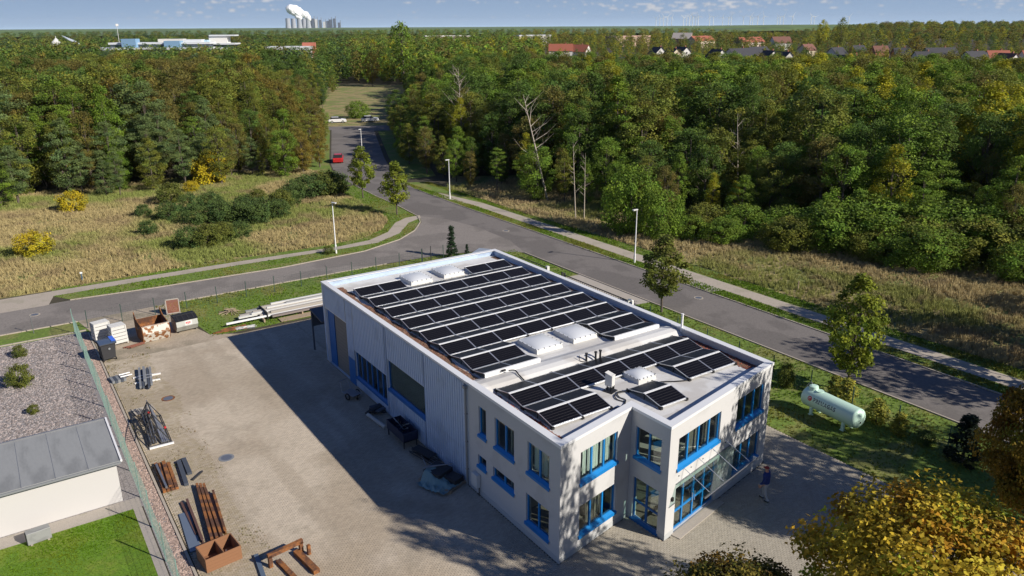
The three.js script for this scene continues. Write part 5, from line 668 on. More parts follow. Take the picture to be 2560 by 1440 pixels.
deadTree('thin bare birch stem in the middle of the right-hand wood', [60.5, 0, -14], [60.0, 12.5, -15], 0.12, 9, 12, 1.6);
{ const sp = species({ H: 24, base: 7, rx: 4.6, n: 60, per: 26, cr: 1.8, leaf: 0.75, trunk: 0.4, seed: 909, shape: 'round' }); plant(sp, LEAF.bright, 'broadleaf_tree', 'tallest green tree rising to the horizon left of centre', 'tree', [125, 0, -236], 0, 1, 'landmark trees above the woods'); }
{ const sp = species({ H: 17, base: 3, rx: 5.6, n: 60, per: 44, cr: 1.8, leaf: 0.6, trunk: 0.4, seed: 919, shape: 'round' });
  const at = (px, d) => { const yaw = rad(34.12), a = Math.atan((px - 1280) / FPX / Math.cos(rad(10))); return [CAM.x + d * Math.sin(yaw + a), 0, CAM.z - d * Math.cos(yaw + a)]; };
  plant(sp, LEAF.yellow, 'broadleaf_tree', 'large bright yellow-green tree in the middle of the right-hand wood', 'tree', at(1850, 225), 1, [0.95, 0.78, 0.95], 'landmark trees above the woods'); plant(sp, LEAF.yellow, 'broadleaf_tree', 'yellowing poplar above the village roofs, left of two', 'tree', at(2010, 760), 2, [0.85, 1.5, 0.85], 'landmark trees above the woods'); plant(sp, LEAF.olive, 'broadleaf_tree', 'olive poplar above the village roofs, right of two', 'tree', at(2055, 740), 3, [0.85, 1.58, 0.85], 'landmark trees above the woods'); plant(sp, LEAF.orange, 'broadleaf_tree', 'round orange tree between the right-hand village roofs', 'tree', at(2235, 600), 4, [0.9, 0.85, 0.9], 'landmark trees above the woods'); plant(sp, LEAF.orange, 'broadleaf_tree', 'small orange tree at the left edge of the far houses', 'tree', at(950, 330), 4, [0.55, 0.75, 0.55], 'landmark trees above the woods'); }

// street trees
{
  const A = species({ H: 6.6, base: 1.7, rx: 1.7, n: 66, per: 80, cr: 0.5, leaf: 0.18, trunk: 0.1, seed: 1201, shape: 'egg', vary: 0.35 }), B = species({ H: 7.6, base: 1.6, rx: 1.9, n: 76, per: 80, cr: 0.5, leaf: 0.19, trunk: 0.11, seed: 1301, shape: 'egg', vary: 0.4 });
  const L = leafMat(0.185, 0.225, 0.022), gp = 'young trees along the streets';
  plant(A, leafMat(0.135, 0.155, 0.026), 'street_tree', 'young round street tree between hall and main road', 'tree', [26.9, 0, 6.5], 0.3, [1.12, 0.97, 1.12], gp);
  plant(B, L, 'street_tree', 'tall young street tree with yellow top beside the gas tank', 'tree', [26.3, 0, 24.2], 1, [0.95, 1.03, 0.95], gp);
  plant(A, L, 'street_tree', 'young oval street tree on the grass by the junction, farther of two', 'tree', [25.3, 0, -50.9], 2, [1.05, 1.05, 1.05], gp); plant(A, L, 'street_tree', 'young oval street tree on the grass by the junction, nearer of two', 'tree', [24.6, 0, -38.8], 4, [1.05, 0.99, 1.05], gp);
  const cone = species({ H: 3.6, base: 0.1, rx: 0.62, n: 60, per: 40, cr: 0.24, leaf: 0.13, trunk: 0.06, seed: 1401, shape: 'cone', up: 0.6 });
  plant(cone, leafMat(0.025, 0.055, 0.022), 'cypress', 'dark slim cypress behind the far edge of the hall roof', 'tree', [20.6, 0, -17.8], 0, [1, 0.95, 1], gp); plant(cone, leafMat(0.02, 0.035, 0.018), 'cypress', 'dark cone-shaped conifer on the fence line at the right edge', 'tree', [23.6, 0, 33.1], 1, [1.5, 0.78, 1.5], gp); plant(cone, leafMat(0.03, 0.06, 0.03), 'cypress', 'tiny dark conifer right of the slim cypress', 'tree', [22.2, 0, -17.4], 2, [0.45, 0.36, 0.45], gp);
}
// foreground trees: yellow maple in view, its neighbours mostly outside the frame but casting their shade
{
  const autumn = (r) => { const t = r(); return t < 0.62 ? [1, 1, 1] : t < 0.8 ? [0.66, 0.95, 0.8] : [1.05, 0.76, 0.7]; };
  const maple = species({ H: 8.7, base: 3.2, rx: 3.8, n: 165, per: 290, cr: 0.9, leaf: 0.115, trunk: 0.22, seed: 1501, shape: 'round', star: true, col: autumn, vary: 0.35, limbs: 0.4 });
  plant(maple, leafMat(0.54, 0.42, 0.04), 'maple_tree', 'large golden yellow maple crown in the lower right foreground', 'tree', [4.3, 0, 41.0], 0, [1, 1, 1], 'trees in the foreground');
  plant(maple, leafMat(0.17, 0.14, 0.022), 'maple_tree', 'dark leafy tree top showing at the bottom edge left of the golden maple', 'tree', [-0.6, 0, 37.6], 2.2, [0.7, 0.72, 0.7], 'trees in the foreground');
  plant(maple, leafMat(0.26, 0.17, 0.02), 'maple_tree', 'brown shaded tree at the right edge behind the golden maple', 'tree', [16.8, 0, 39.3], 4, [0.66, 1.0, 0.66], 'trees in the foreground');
  const big = species({ H: 13, base: 3, rx: 5.2, n: 80, per: 70, cr: 1.35, leaf: 0.36, trunk: 0.3, seed: 1601, shape: 'round' });
  const gf = 'tall trees right of the frame casting shade';
  plant(big, LEAF.olive, 'shade_tree', 'tall slim tree beyond the right edge shading the front left office corner', 'tree', [9.5, 0, 45], 0, [0.56, 1.3, 0.56], gf); plant(big, LEAF.olive, 'shade_tree', 'tall tree beyond the right edge dappling the office front', 'tree', [19.6, 0, 41.2], 1, [0.6, 1.15, 0.6], gf); plant(big, LEAF.olive, 'shade_tree', 'tall tree beyond the right edge shading the front paving', 'tree', [25.4, 0, 46.5], 1.6, [0.92, 1.12, 0.92], gf); plant(big, LEAF.olive, 'shade_tree', 'tall tree beyond the right edge shading the lawn by the fence', 'tree', [31.5, 0, 47.5], 2.2, [0.8, 1, 0.8], gf); plant(big, LEAF.brown, 'shade_tree', 'tall tree beyond the right edge shading the main road', 'tree', [41.2, 0, 38.8], 2, [1, 1, 1], gf); plant(big, LEAF.brown, 'shade_tree', 'tall tree beyond the right edge shading the far footpath', 'tree', [46.5, 0, 31.5], 3, [0.85, 0.95, 0.85], gf);
}
// shrubs
{
  const bushA = species({ H: 2.6, base: 0.0, rx: 1.7, n: 40, per: 100, cr: 0.58, leaf: 0.15, trunk: 0.06, seed: 1701, shape: 'round', low: 14 }), bushB = species({ H: 5.6, base: 0.0, rx: 3.4, n: 72, per: 120, cr: 0.95, leaf: 0.2, trunk: 0.12, seed: 1801, shape: 'round' }), slim = species({ H: 1.9, base: 0.0, rx: 0.42, n: 26, per: 46, cr: 0.26, leaf: 0.12, trunk: 0.03, seed: 1901, shape: 'egg' });
  const deep = leafMat(0.088, 0.142, 0.036), yel = leafMat(0.46, 0.38, 0.02), mid = leafMat(0.13, 0.155, 0.028), lime = leafMat(0.33, 0.32, 0.05), gm = 'shrubs in the left meadow';
  const r = rng(31); const S = (sp, m, l, x, z, s, g) => plant(sp, m, 'shrub', l, 'shrub', [x, 0, z], r() * 6, Array.isArray(s) ? s : [s * (0.9 + 0.3 * r()), s, s * (0.9 + 0.3 * r())], g);
  S(bushA, yel, 'bright yellow shrub in the meadow near the left edge', -15.3, -43.9, 0.95, gm); S(bushA, yel, 'small yellow-green shrub near the left wood edge', -9.4, -65.0, 1.0, gm); S(bushA, yel, 'big yellow shrub against the left wood', 10.3, -74.0, [1.6, 1.75, 1.4], gm); S(bushA, yel, 'low yellow shrub in front of the left wood', 6.5, -69.5, 0.6, gm);
  const cl = [[2.3, -62.6, 0.85], [8.6, -44.6, 0.75], [0.8, -37.0, 0.75], [2.6, -37.6, 0.7], [-1.0, -37.8, 0.7], [4.6, -38.4, 0.6], [17.1, -55.2, 0.85], [19.6, -55.6, 1.0], [21.8, -55.4, 1.05], [23.5, -56.4, 0.9], [-3.6, -46.4, 0.5], [2.2, -48, 0.72], [4.8, -47.4, 0.78], [7.2, -46.6, 0.8], [9.6, -46.8, 0.78], [11.6, -46, 0.72], [5.6, -50.6, 0.7], [9.0, -50.8, 0.72], [13.6, -50.6, 0.78], [15.2, -52.6, 0.75], [0.0, -52.6, 0.7], [3.2, -55.6, 0.75], [6.2, -57.4, 0.62], [-2.4, -56.2, 0.5], [12.6, -57.8, 0.5]];
  cl.forEach((p) => { p[2] *= 1.22; }); cl.sort((p, q) => project(p[0], 0, p[1])[0] - project(q[0], 0, q[1])[0]).forEach(([x, z, s], i) => S(bushA, i % 4 === 3 ? mid : deep, `${i % 4 === 3 ? 'olive' : 'dark green'} shrub, ${nth(i + 1)} from left in the meadow thicket`, x, z, s, gm));
  S(bushA, mid, 'small green weed clump at the foot of the meadow street lamp', 10.6, -26.6, 0.32, gm);
  const hedge = [[55.5, 3.0, 1.0], [58.5, 5.5, 1.1], [61, 8.5, 1.05], [58.8, 10.5, 0.85], [63.5, 11.8, 1.1], [61.5, 14.6, 0.95], [66, 15.5, 1.1], [64.5, 18.6, 0.95], [69, 20, 1.1], [59, 1.5, 0.9], [63, 4.5, 1.0], [66.5, 8.5, 1.1], [55.5, 7.5, 0.62], [70, 14, 1.1], [52, -6, 0.72], [54.6, -2.2, 0.75], [49.5, -9.5, 0.68]];
  hedge.push([51.5, 0.5, 0.7], [57, 12.5, 0.8], [55.5, 10, 0.6], [60.5, 19.5, 0.7], [64, 24, 0.8], [48, -5.5, 0.55], [46.5, -9, 0.5]); hedge.sort((p, q) => project(p[0], 0, p[1])[0] - project(q[0], 0, q[1])[0]).forEach(([x, z, s], i) => S(bushB, i % 4 === 1 ? LEAF.olive : LEAF.bright, `tall green bush, ${nth(i + 1)} from left in the thicket before the right wood`, x, z, [s * 1.25, s * 0.88, s * 1.25], 'bushes before the right-hand wood'));
  S(bushB, LEAF.bright, 'dense green bush at the wood edge behind the far street lamp', 42.6, -14.6, [1.0, 1.35, 1.0], 'bushes before the right-hand wood'); S(bushB, LEAF.bright, 'low green bush left of the far street lamp', 43.6, -11.0, [0.8, 0.95, 0.8], 'bushes before the right-hand wood'); S(bushB, LEAF.olive, 'low reedy bush at the right edge of the dry grassland', 54, 25.5, [0.8, 0.55, 0.8], 'bushes before the right-hand wood'); S(bushB, LEAF.bright, 'light green bush filling the gap at the road end', 66, -146, [0.9, 0.75, 0.9], 'bushes before the right-hand wood');
  [[25.0, 24.2, 0.85, 'left'], [24.6, 25.3, 1.05, 'second from left'], [23.7, 27.9, 1.0, 'third from left'], [23.6, 29.4, 0.85, 'right']].forEach(([x, z, s, w]) => S(slim, lime, `narrow yellow-green fence shrub behind the gas tank, ${w} of four`, x, z, [s * 1.3, s * 0.85, s * 1.3], 'narrow shrubs along the right fence'));
  S(bushA, mid, 'loose dark shrub left of the gas tank by the fence', 23.4, 21.6, [0.34, 0.62, 0.34], 'narrow shrubs along the right fence'); S(bushA, deep, 'low brown shrub between fence posts at the right', 23.8, 30.9, 0.3, 'narrow shrubs along the right fence');
  [[-18.4, -13.6, 0.3, 'upper'], [-18.7, -7.9, 0.5, 'middle'], [-18.3, -2.8, 0.2, 'lower']].forEach(([x, z, s, w]) => S(bushA, mid, `small shrub growing in the gravel garden, ${w} of three`, x, z, [s, s * 1.1, s], 'plants in the gravel garden'));
}
// grasses
{
  const blade = (n, h, w, seed) => { const r = rng(seed), pos = [], nor = []; for (let i = 0; i < n; i++) { const a = r() * 6.28, l = 0.12 + 0.3 * r(), x = (r() - 0.5) * h * 0.6, z = (r() - 0.5) * h * 0.6, hh = h * (0.6 + 0.6 * r()), cx = Math.cos(a) * w, cz = Math.sin(a) * w; pos.push(x - cx, 0, z - cz, x + cx, 0, z + cz, x + Math.sin(a) * l * hh, hh, z - Math.cos(a) * l * hh); for (let k = 0; k < 3; k++) nor.push(Math.sin(a) * 0.93, 0.36, -Math.cos(a) * 0.93); } const g = new THREE.BufferGeometry(); g.setAttribute('position', new THREE.Float32BufferAttribute(pos, 3)); g.computeVertexNormals(); return g; };
  const gm = new THREE.MeshPhysicalMaterial({ roughness: 1, specularIntensity: 0.2, side: THREE.DoubleSide }); const tall = blade(16, 0.38, 0.018, 3), short = blade(14, 0.13, 0.012, 4);
  const meadowCol = (x, z, r) => { const n = fbm(x * 0.11 + 50, z * 0.11 + 50, 501, 4), m = fbm(x * 0.4 + 9, z * 0.4 + 9, 503, 2); let c = mixc([0.43, 0.35, 0.17], [0.25, 0.285, 0.08], step(0.36, 0.60, n)); c = mixc(c, [0.28, 0.21, 0.12], step(0.58, 0.72, m) * 0.6); const k = 0.65 + 0.6 * r(); return C3(c[0] * k, c[1] * k, c[2] * k); };
  const meadowColR = (x, z, r) => { const n = fbm(x * 0.11 + 50, z * 0.11 + 50, 505, 4), m = fbm(x * 0.4 + 9, z * 0.4 + 9, 507, 2); let c = mixc([0.45, 0.365, 0.19], [0.28, 0.29, 0.09], step(0.44, 0.66, n)); c = mixc(c, [0.30, 0.225, 0.135], step(0.56, 0.72, m) * 0.6); const k = 0.7 + 0.55 * r(); return C3(c[0] * k, c[1] * k, c[2] * k); };
  const fill = (polyPts, x0, x1, z0, z1, n, seed, col, smin, smax, skip) => { const r = rng(seed), out = []; for (let i = 0; i < n; i++) { const x = lerp(x0, x1, r()), z = lerp(z0, z1, r()); if (!inPoly(polyPts, x, z) || skip?.(x, z)) continue; const nz = fbm(x * 0.3 + 70, z * 0.3 + 70, seed + 900, 3); if (r() > 0.35 + 1.1 * nz) continue; const s = lerp(smin, smax, r()) * (0.55 + 0.9 * nz); out.push([x, 0, z, s, s * (0.7 + 0.6 * r()), s, r() * 6.28, 0, 0, col(x, z, r)]); } return out; };
  const inV = (x, z) => VERGES.some((v) => inPoly(v, x, z)) || (x < 30 && z > -29.9);
  scene.add(instanced('meadow_grass', tall, gm, fill(MEADOW_L, -32, 28, -82, -29, 74000, 41, meadowCol, 0.6, 1.2, inV), 'tall dry straw and green grass of the left meadow', 'grass'));
  scene.add(instanced('meadow_grass', tall, gm, fill(MEADOW_R, 38, 80, -50, 40, 64000, 43, meadowColR, 0.6, 1.25, inV), 'tall dry brownish grass right of the main road', 'grass'));
  const green = (x, z, r) => { const n = fbm(x * 0.2 + 5, z * 0.2 + 5, 511, 3), k = 0.6 + 0.7 * r(), c = mixc([0.13, 0.22, 0.02], [0.21, 0.22, 0.04], step(0.45, 0.65, n)); return C3(c[0] * k, c[1] * k, c[2] * k); };
  scene.add(instanced('verge_grass', short, gm, fill(VERGES[0], -15, 28, -60, -24, 40000, 51, green, 0.5, 1.1, (x, z) => inPoly(PATH_L, x, z)), 'short green grass on the curving verge', 'grass'));
  scene.add(instanced('verge_grass', short, gm, fill(VERGES[1], 33.9, 39, -56, 40, 40000, 53, green, 0.5, 1.2, (x) => x > 35.5 && x < 37.5), 'short green grass along the far footpath', 'grass'));
  scene.add(instanced('lawn_grass', short, gm, fill(VERGES[2], -8, 28, -20, 46, 60000, 55, green, 0.5, 1.1, (x, z) => (x < 15 && z > -8) || (x > 24.2 && z > -5.8 && z < 4.2) || (x < -5.8 && z > -15)), 'rough green grass on the lawn by the gas tank and behind the hall', 'grass'));
  const bright = (x, z, r) => { const k = 0.75 + 0.5 * r(), n = fbm(x * 0.6, z * 0.6, 521, 3); const c = mixc([0.115, 0.225, 0.008], [0.165, 0.235, 0.015], step(0.4, 0.65, n)); return C3(c[0] * k, c[1] * k, c[2] * k); };
  scene.add(instanced('lawn_grass', short, gm, fill([[-32, 11.95], [-15.02, 11.95], [-15.02, 30], [-32, 30]], -30, -15, 12, 24, 46000, 57, bright, 0.35, 0.6), 'mown grass blades of the bright lawn below the shed', 'grass'));
  const weed = (x, z, r) => { const k = 0.6 + 0.6 * r(); return r() < 0.5 ? C3(0.17 * k, 0.17 * k, 0.04 * k) : C3(0.24 * k, 0.18 * k, 0.08 * k); };
  scene.add(instanced('yard_weeds', short, gm, fill(YARD, -13.5, -10.2, -12, 21, 5200, 59, weed, 0.25, 0.8, (x, z) => fbm(x * 0.8, z * 0.8, 531, 3) < 0.47 + (x + 13.5) * 0.03), 'dry weeds in the paving joints along the yard edging', 'weeds'));
}
{ const o = thing('brush_heap', 'small heap of dead grass and sticks on the lawn behind the hall', 'heap', [-3.1, 0, -14.3]); const r = rng(61), m = mat(0.33, 0.26, 0.18, 1); for (let k = 0; k < 26; k++) { const a = r() * 6.28, l = 0.5 + 0.5 * r(); mesh('stick', bar([Math.cos(a) * l, 0.05, Math.sin(a) * l], [-Math.cos(a + 0.5) * l * 0.6, 0.35 * r() + 0.1, -Math.sin(a + 0.5) * l * 0.6], 0.03, 0.015, 5), m, o); } }
{ const o = thing('wood_pile', 'pale cut logs lying at the foot of the right-hand wood', 'logs', [50.6, 0, -11.2]); const r = rng(62), m = mat(0.30, 0.22, 0.17, 0.9); for (let k = 0; k < 12; k++) mesh('log', bar([-1.6 + 3 * r(), 0.15 + 0.3 * r(), -0.4 + 0.5 * r()], [-1.2 + 3 * r(), 0.12 + 0.35 * r(), 0.6 + 0.8 * r()], 0.11, 0.1, 7), m, o); }
// ------------------------------------------------------------------ far things
const yawCam = rad(34.12);
const bearing = (px, d) => { const a = Math.atan((px - 1280) / FPX / Math.cos(rad(18.6)) * Math.cos(rad(18.6)) ** 2 / 0.95); return [CAM.x + d * Math.sin(yawCam + a), CAM.z - d * Math.cos(yawCam + a)]; };
function house(px, d, w, len, turn, wallC, roofC, label, eave = 4.2, y = 0) {
  const [x, z] = bearing(px, d), o = thing('house', label, 'house', [x, y, z], turn, 'village houses behind the wood'); const ridge = eave + w * 0.48, wm = mat(...wallC, 0.9), rm = mat(...roofC, 0.85);
  const gable = new THREE.Shape([[-w / 2, 0], [w / 2, 0], [w / 2, eave], [0, ridge], [-w / 2, eave]].map((p) => new THREE.Vector2(...p))), g = new THREE.ExtrudeGeometry(gable, { depth: len, bevelEnabled: false }); g.translate(0, 0, -len / 2); mesh('wall', g, wm, o);
  const sl = Math.hypot(w / 2, ridge - eave) + 0.5, an = Math.atan2(ridge - eave, w / 2); const roof = mesh('roof', [box(sl, 0.2, len + 0.8, w / 4 + 0.15, (eave + ridge) / 2 + 0.03, 0, 0, 0, -an), box(sl, 0.2, len + 0.8, -w / 4 - 0.15, (eave + ridge) / 2 + 0.03, 0, 0, 0, an)], rm, o); mesh('chimney', box(0.7, 1.4, 0.7, w * 0.12, ridge + 0.4, len * 0.2), mat(0.3, 0.12, 0.08, 0.9), roof);
  const wn = (a, b, c, f) => mesh('window', box(f ? 1.1 : 0.06, 1.2, f ? 0.06 : 1.1, a, b, c), M.black, o); wn(-w * 0.22, 1.7, len / 2 + 0.03, 1); wn(w * 0.22, 1.7, len / 2 + 0.03, 1); wn(0, eave + 0.7, len / 2 + 0.03, 1); for (let k = -1; k <= 1; k++) { wn(w / 2 + 0.03, 1.9, k * len * 0.3, 0); wn(-w / 2 - 0.03, 1.9, k * len * 0.3, 0); }
}
const WH = [0.66, 0.645, 0.61], CR = [0.62, 0.54, 0.4], RD = [0.28, 0.085, 0.05], BL = [0.035, 0.035, 0.042], BR = [0.16, 0.07, 0.05];
[[1400, 560, 9, 16, 0.9, WH, RD, 'white house with bright red roof left of the village', 6.5], [1438, 560, 9, 18, 0.4, WH, RD, 'second white house with long red roof left of the village', 6], [1418, 330, 8, 12, 1.2, [0.3, 0.26, 0.24], [0.12, 0.08, 0.09], 'nearer house with purple grey roof half hidden by trees', 3], [1545, 430, 8, 10, 0.7, WH, BL, 'lone dark roofed house deep in the middle of the wood', 3], [1632, 560, 9, 11, -0.3, WH, BL, 'white gabled house at the left end of the dark roofs', 4.4], [1668, 540, 8, 12, -0.3, CR, BL, 'cream gabled house among dark roofs', 4.5], [1690, 560, 9, 14, -0.3, WH, BL, 'white walled house beside the cream gable', 4.5], [1775, 500, 9.5, 12, -0.3, WH, BL, 'large white gable left of the long black roof', 4.3], [1830, 520, 10, 26, 1.75, WH, BL, 'long black roofed terrace in the village middle', 4.2], [1872, 560, 9, 22, 1.75, WH, BL, 'second long black roof behind the terrace', 4.6], [1900, 500, 9, 10, -0.3, WH, BL, 'black roofed house with white gable right of the terrace', 4], [1935, 480, 9, 12, -0.3, [0.5, 0.48, 0.44], BL, 'grey gabled house with dark roof at the end of the terrace', 4], [1990, 640, 9, 14, 1.7, CR, BR, 'brown roofed barn behind the terrace', 4.6], [2085, 420, 8.5, 11, -0.3, WH, BL, 'tall white gable house standing alone before the trees', 4.6], [2062, 560, 9, 12, 1.6, WH, BL, 'dark roofed house behind the lone white gable', 4.4], [2112, 600, 8, 10, 1.4, [0.35, 0.14, 0.08], BL, 'red brick house with dark roof', 5.2], [2165, 600, 8, 10, 1.1, [0.35, 0.14, 0.08], BR, 'second red brick house to the right', 5], [2218, 570, 8, 10, 0.9, [0.45, 0.17, 0.08], BL, 'orange brick house by the round orange tree', 4.5], [2275, 500, 9, 12, 1.1, WH, BL, 'house with pale awning among right-hand trees', 4], [2310, 540, 10, 20, 1.2, [0.3, 0.28, 0.26], BL, 'long black roof in the right-hand village', 4.6], [2395, 500, 9, 14, 1.4, WH, BL, 'blackish red roofed house at the far right', 4.4], [2450, 520, 9, 12, 1.0, WH, RD, 'white house with red tiled roof at the far right', 4.3], [2475, 490, 8, 10, -0.3, WH, BR, 'white gable beside the red tiled roof', 4.3], [2535, 520, 9, 12, 1.0, WH, RD, 'red roofed house at the right image edge', 4.5], [2556, 480, 9, 11, -0.3, WH, BL, 'white gable at the right image edge', 4.3], [1735, 880, 10, 40, 1.8, [0.55, 0.45, 0.38], RD, 'far long red roofed block above the village', 7], [1850, 860, 10, 50, 1.8, [0.5, 0.42, 0.36], RD, 'far red roofed row right of the long block', 6], [1690, 900, 12, 20, 0.5, [0.55, 0.34, 0.28], [0.4, 0.36, 0.33], 'pinkish far factory hall above the village', 9], [1925, 820, 12, 18, 1.2, WH, BR, 'far white house with brown roof by the autumn trees', 6]].forEach((a) => house(...a));
// flat far buildings
function block(px, d, w, h, dep, turn, parts, label, y = 0, sc = 0.88) { const [x, z] = bearing(px, d), o = thing('office_complex', label, 'building', [x, y, z], turn, 'large far buildings'); for (const [n, bw, bh, bd, bx, by, bz, c] of parts) mesh(n, box(bw, bh, bd, bx, by + bh / 2, bz), mat(...c, 0.6), o); o.scale.setScalar(sc); return o; }
const glassB = [0.06, 0.08, 0.10], skyB = [0.20, 0.34, 0.5], wht = [0.60, 0.62, 0.64];
block(440, 520, 0, 0, 0, -0.5, [['storey', 78, 2.2, 16, -2, 8.4, 6, wht], ['window_band', 76, 1.8, 15.6, -2, 10.6, 6, glassB], ['storey', 78, 1.4, 16, -2, 12.4, 6, wht], ['window_band', 62, 1.9, 14, 3, 13.8, 2, glassB], ['roof_slab', 64, 1.2, 15, 3, 15.7, 2, wht], ['lower_wall', 78, 8.4, 15.5, -2, 0, 6, [0.5, 0.54, 0.58]], ['stair_tower', 9, 19.2, 8, -15, 0, 9, skyB], ['stair_tower', 10, 17.8, 8, 12, 0, 9, skyB], ['roof_unit', 16, 2.0, 8, 8, 16.9, -2, [0.62, 0.60, 0.55]], ['roof_unit', 12, 1.6, 8, 22, 16.9, -2, wht]], 'long white office complex with blue stair towers above the left wood');
block(585, 520, 0, 0, 0, -0.5, [['wall', 22, 13.2, 14, 0, 0, 0, wht], ['roof_slab', 24, 0.9, 16, 0, 15.0, 0, wht], ['window_band', 21.6, 1.8, 13.6, 0, 13.2, 0, glassB], ['tower', 12, 20.4, 10, -1, 0, -5, [0.66, 0.64, 0.60]], ['roof_slab', 17, 0.8, 12, 2, 20.4, -5, wht], ['rotunda', 9, 18, 9, -11, 0, 2, [0.35, 0.5, 0.6]]], 'white block with roof slab at the right end of the office complex');
block(745, 470, 0, 0, 0, -0.42, [['wall', 30, 12.5, 12, 0, 0, 0, [0.5, 0.45, 0.42]], ['roof', 31, 2.0, 13, 0, 12.5, 0, wht], ['wall', 8, 16.5, 10, 13, 0, -8, [0.42, 0.14, 0.09]]], 'white roofed hall with a red block behind it left of centre');
block(1130, 1000, 0, 0, 0, -0.2, [['wall', 70, 12.5, 20, 0, 0, 0, [0.52, 0.40, 0.34]], ['roof', 71, 1.5, 21, 0, 12.5, 0, [0.6, 0.57, 0.53]]], 'far pale flat block on the horizon left of the village');
block(1330, 1000, 0, 0, 0, -0.1, [['wall', 50, 13, 20, 0, 0, 0, [0.6, 0.56, 0.5]], ['roof', 51, 1, 21, 0, 13, 0, wht]], 'far white flat block on the horizon at centre');
block(1560, 950, 0, 0, 0, 0, [['wall', 60, 12, 20, 0, 0, 0, [0.5, 0.34, 0.27]], ['roof', 61, 1, 21, 0, 12, 0, [0.55, 0.35, 0.28]]], 'far reddish flat block behind the village');
{ const [x, z] = bearing(345, 540), o = thing('wind_vane_mast', 'slim white mast above the long office complex', 'mast', [x, 0, z]); mesh('pole', cyl(0.22, 0.12, 24, 8, 0, 12, 0), M.white, o); mesh('vane', [rbox(1.6, 1.3, 0.3, 0.12, 0.2, 24.5, 0)], M.white, o); }
{ const [x, z] = bearing(195, 620), o = thing('tent_roof', 'white pointed tent roof in the woods at the far left', 'tent', [x, 0, z]); mesh('canopy', new THREE.ConeGeometry(5, 5, 10).translate(0, 14.5, 0), M.white, o); mesh('mast', cyl(0.3, 0.2, 18, 8, 0, 9, 0), M.white, o); const [x2, z2] = bearing(232, 560), p = thing('solar_mast', 'slanted pale roof panel on a mast in the woods at the far left', 'panel', [x2, 0, z2], 0.6); mesh('panel', box(9, 0.4, 6, 0, 16, 0, 0, 0.4, -0.35), mat(0.5, 0.55, 0.6, 0.4), p); mesh('mast', cyl(0.3, 0.3, 16, 8, 0, 8, 0), M.white, p); }
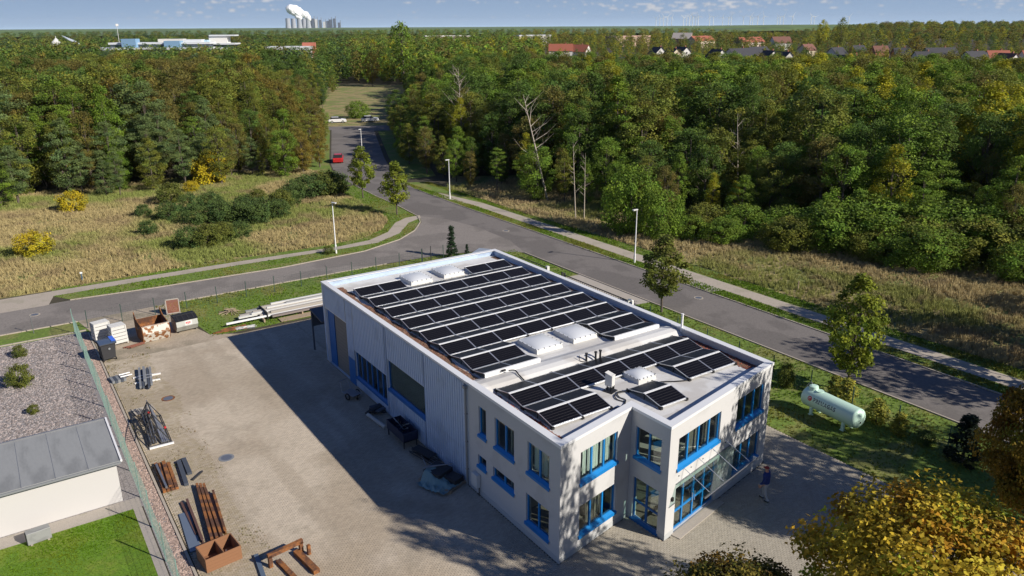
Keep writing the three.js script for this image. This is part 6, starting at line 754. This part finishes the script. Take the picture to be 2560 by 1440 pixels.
// power station with cooling towers and steam on the horizon
{
  const prof = []; for (let i = 0; i <= 12; i++) { const t = i / 12; prof.push(new THREE.Vector2(34 - 22 * t + 13 * t * t, 115 * t)); } const tg = new THREE.LatheGeometry(prof, 28), tm = mat(0.34, 0.36, 0.40, 0.9);
  const spots = [752, 765, 779, 790, 800, 812], first = [];
  spots.forEach((px, i) => { const [x, z] = bearing(px, 9600 + (i % 2) * 260), o = thing('cooling_tower', `grey cooling tower of the far power station, ${ord[i]} from left`, 'cooling tower', [x, 0, z], 0, 'cooling towers on the horizon'); mesh('shell', tg, tm, o); });
  const blocks = [803, 812, 819, 828, 838, 846, 853, 862, 873]; blocks.forEach((px, i) => { const [x, z] = bearing(px, 9700), h = 88 + 46 * hash2(i, 3, 5) - i * 3, o = thing('boiler_house', `dark boiler block of the far power station, ${ord[i]} from left`, 'building', [x, 0, z], -0.5, 'boiler blocks on the horizon'); mesh('block', box(26, h, 40, 0, h / 2, 0), i === 2 || i === 4 ? mat(0.6, 0.6, 0.62, 0.8) : mat(0.10, 0.12, 0.16, 0.8), o); mesh('stack', cyl(4, 3, h + 26, 10, 16, (h + 26) / 2, 0), mat(0.2, 0.22, 0.25, 0.8), o); });
  const plume = (px0, dir, len, seed, label) => { const r = rng(seed), gs = [], [x, z] = bearing(px0, 9600); for (let k = 0; k < 26; k++) { const t = k / 25, rr = 17 + 26 * t + 10 * r(), g = new THREE.IcosahedronGeometry(rr, 2), p = g.attributes.position; for (let i = 0; i < p.count; i++) { const n = 0.82 + 0.36 * vnoise(p.getX(i) * 0.05 + k * 7, p.getY(i) * 0.05 + p.getZ(i) * 0.03, seed); p.setXYZ(i, p.getX(i) * n, p.getY(i) * n, p.getZ(i) * n); } g.computeVertexNormals(); g.translate(-dir * t * len * Math.cos(yawCam) + (r() - 0.5) * 22, 116 + 96 * Math.pow(t, 0.8) + (r() - 0.5) * 26, -dir * t * len * Math.sin(yawCam)); gs.push(g); } const m = mesh('steam_cloud', gs, mat(0.86, 0.86, 0.87, 1)); m.position.set(x, 0, z); tag(m, label, 'steam', 'steam plumes of the power station'); };
  plume(783, 1, 110, 3, 'white steam plume rising from the left cooling towers'); plume(803, 1, 170, 4, 'tall white steam plume drifting left from the right cooling towers');
}
// wind turbines on the horizon
{
  const list = [1625, 1634, 1643, 1651, 1662, 1690, 1697, 1704, 1712, 1719, 1725, 1752, 1761, 1783, 1797, 1803, 1832, 1848, 1854, 1866, 1880, 1913, 1919, 1927, 1948, 1993, 2000, 2082], r = rng(71), wm = mat(0.82, 0.82, 0.82, 0.6);
  const blade = new THREE.Shape([[-1.6, 0], [-2.6, 8], [-0.5, 52], [0.4, 52], [1.6, 0]].map((p) => new THREE.Vector2(...p))), bg = new THREE.ExtrudeGeometry(blade, { depth: 1.2, bevelEnabled: false });
  const proto = new THREE.Group(); proto.name = 'wind_turbine'; mesh('tower', cyl(4.2, 2.4, 104, 12, 0, 52, 0), wm, proto); mesh('nacelle', rbox(5, 5, 13, 1, 0, 106, 2), wm, proto);
  list.forEach((px, i) => { const d = 8600 + 2600 * r(), [x, z] = bearing(px, d), c = proto.clone(); c.name = numbered('wind_turbine'); c.position.set(x, 0, z); c.rotation.y = -0.7 + 0.5 * (r() - 0.5); const rot = mesh('rotor', new THREE.SphereGeometry(2.6, 10, 8).translate(0, 0, 1), wm, c); rot.position.set(0, 106, 9.6); rot.rotation.z = r() * 2; for (let k = 0; k < 3; k++) { const b = mesh('blade', bg, wm, rot); b.rotation.z = k * 2.0944; } scene.add(c); tag(c, `white wind turbine on the horizon, ${nth(i + 1)} from left`, 'wind turbine', 'wind turbines on the horizon'); });
}
scene.fog = new THREE.FogExp2(new THREE.Color().setRGB(0.62, 0.72, 0.86), 0.00002);
renderer.render(scene, camera);
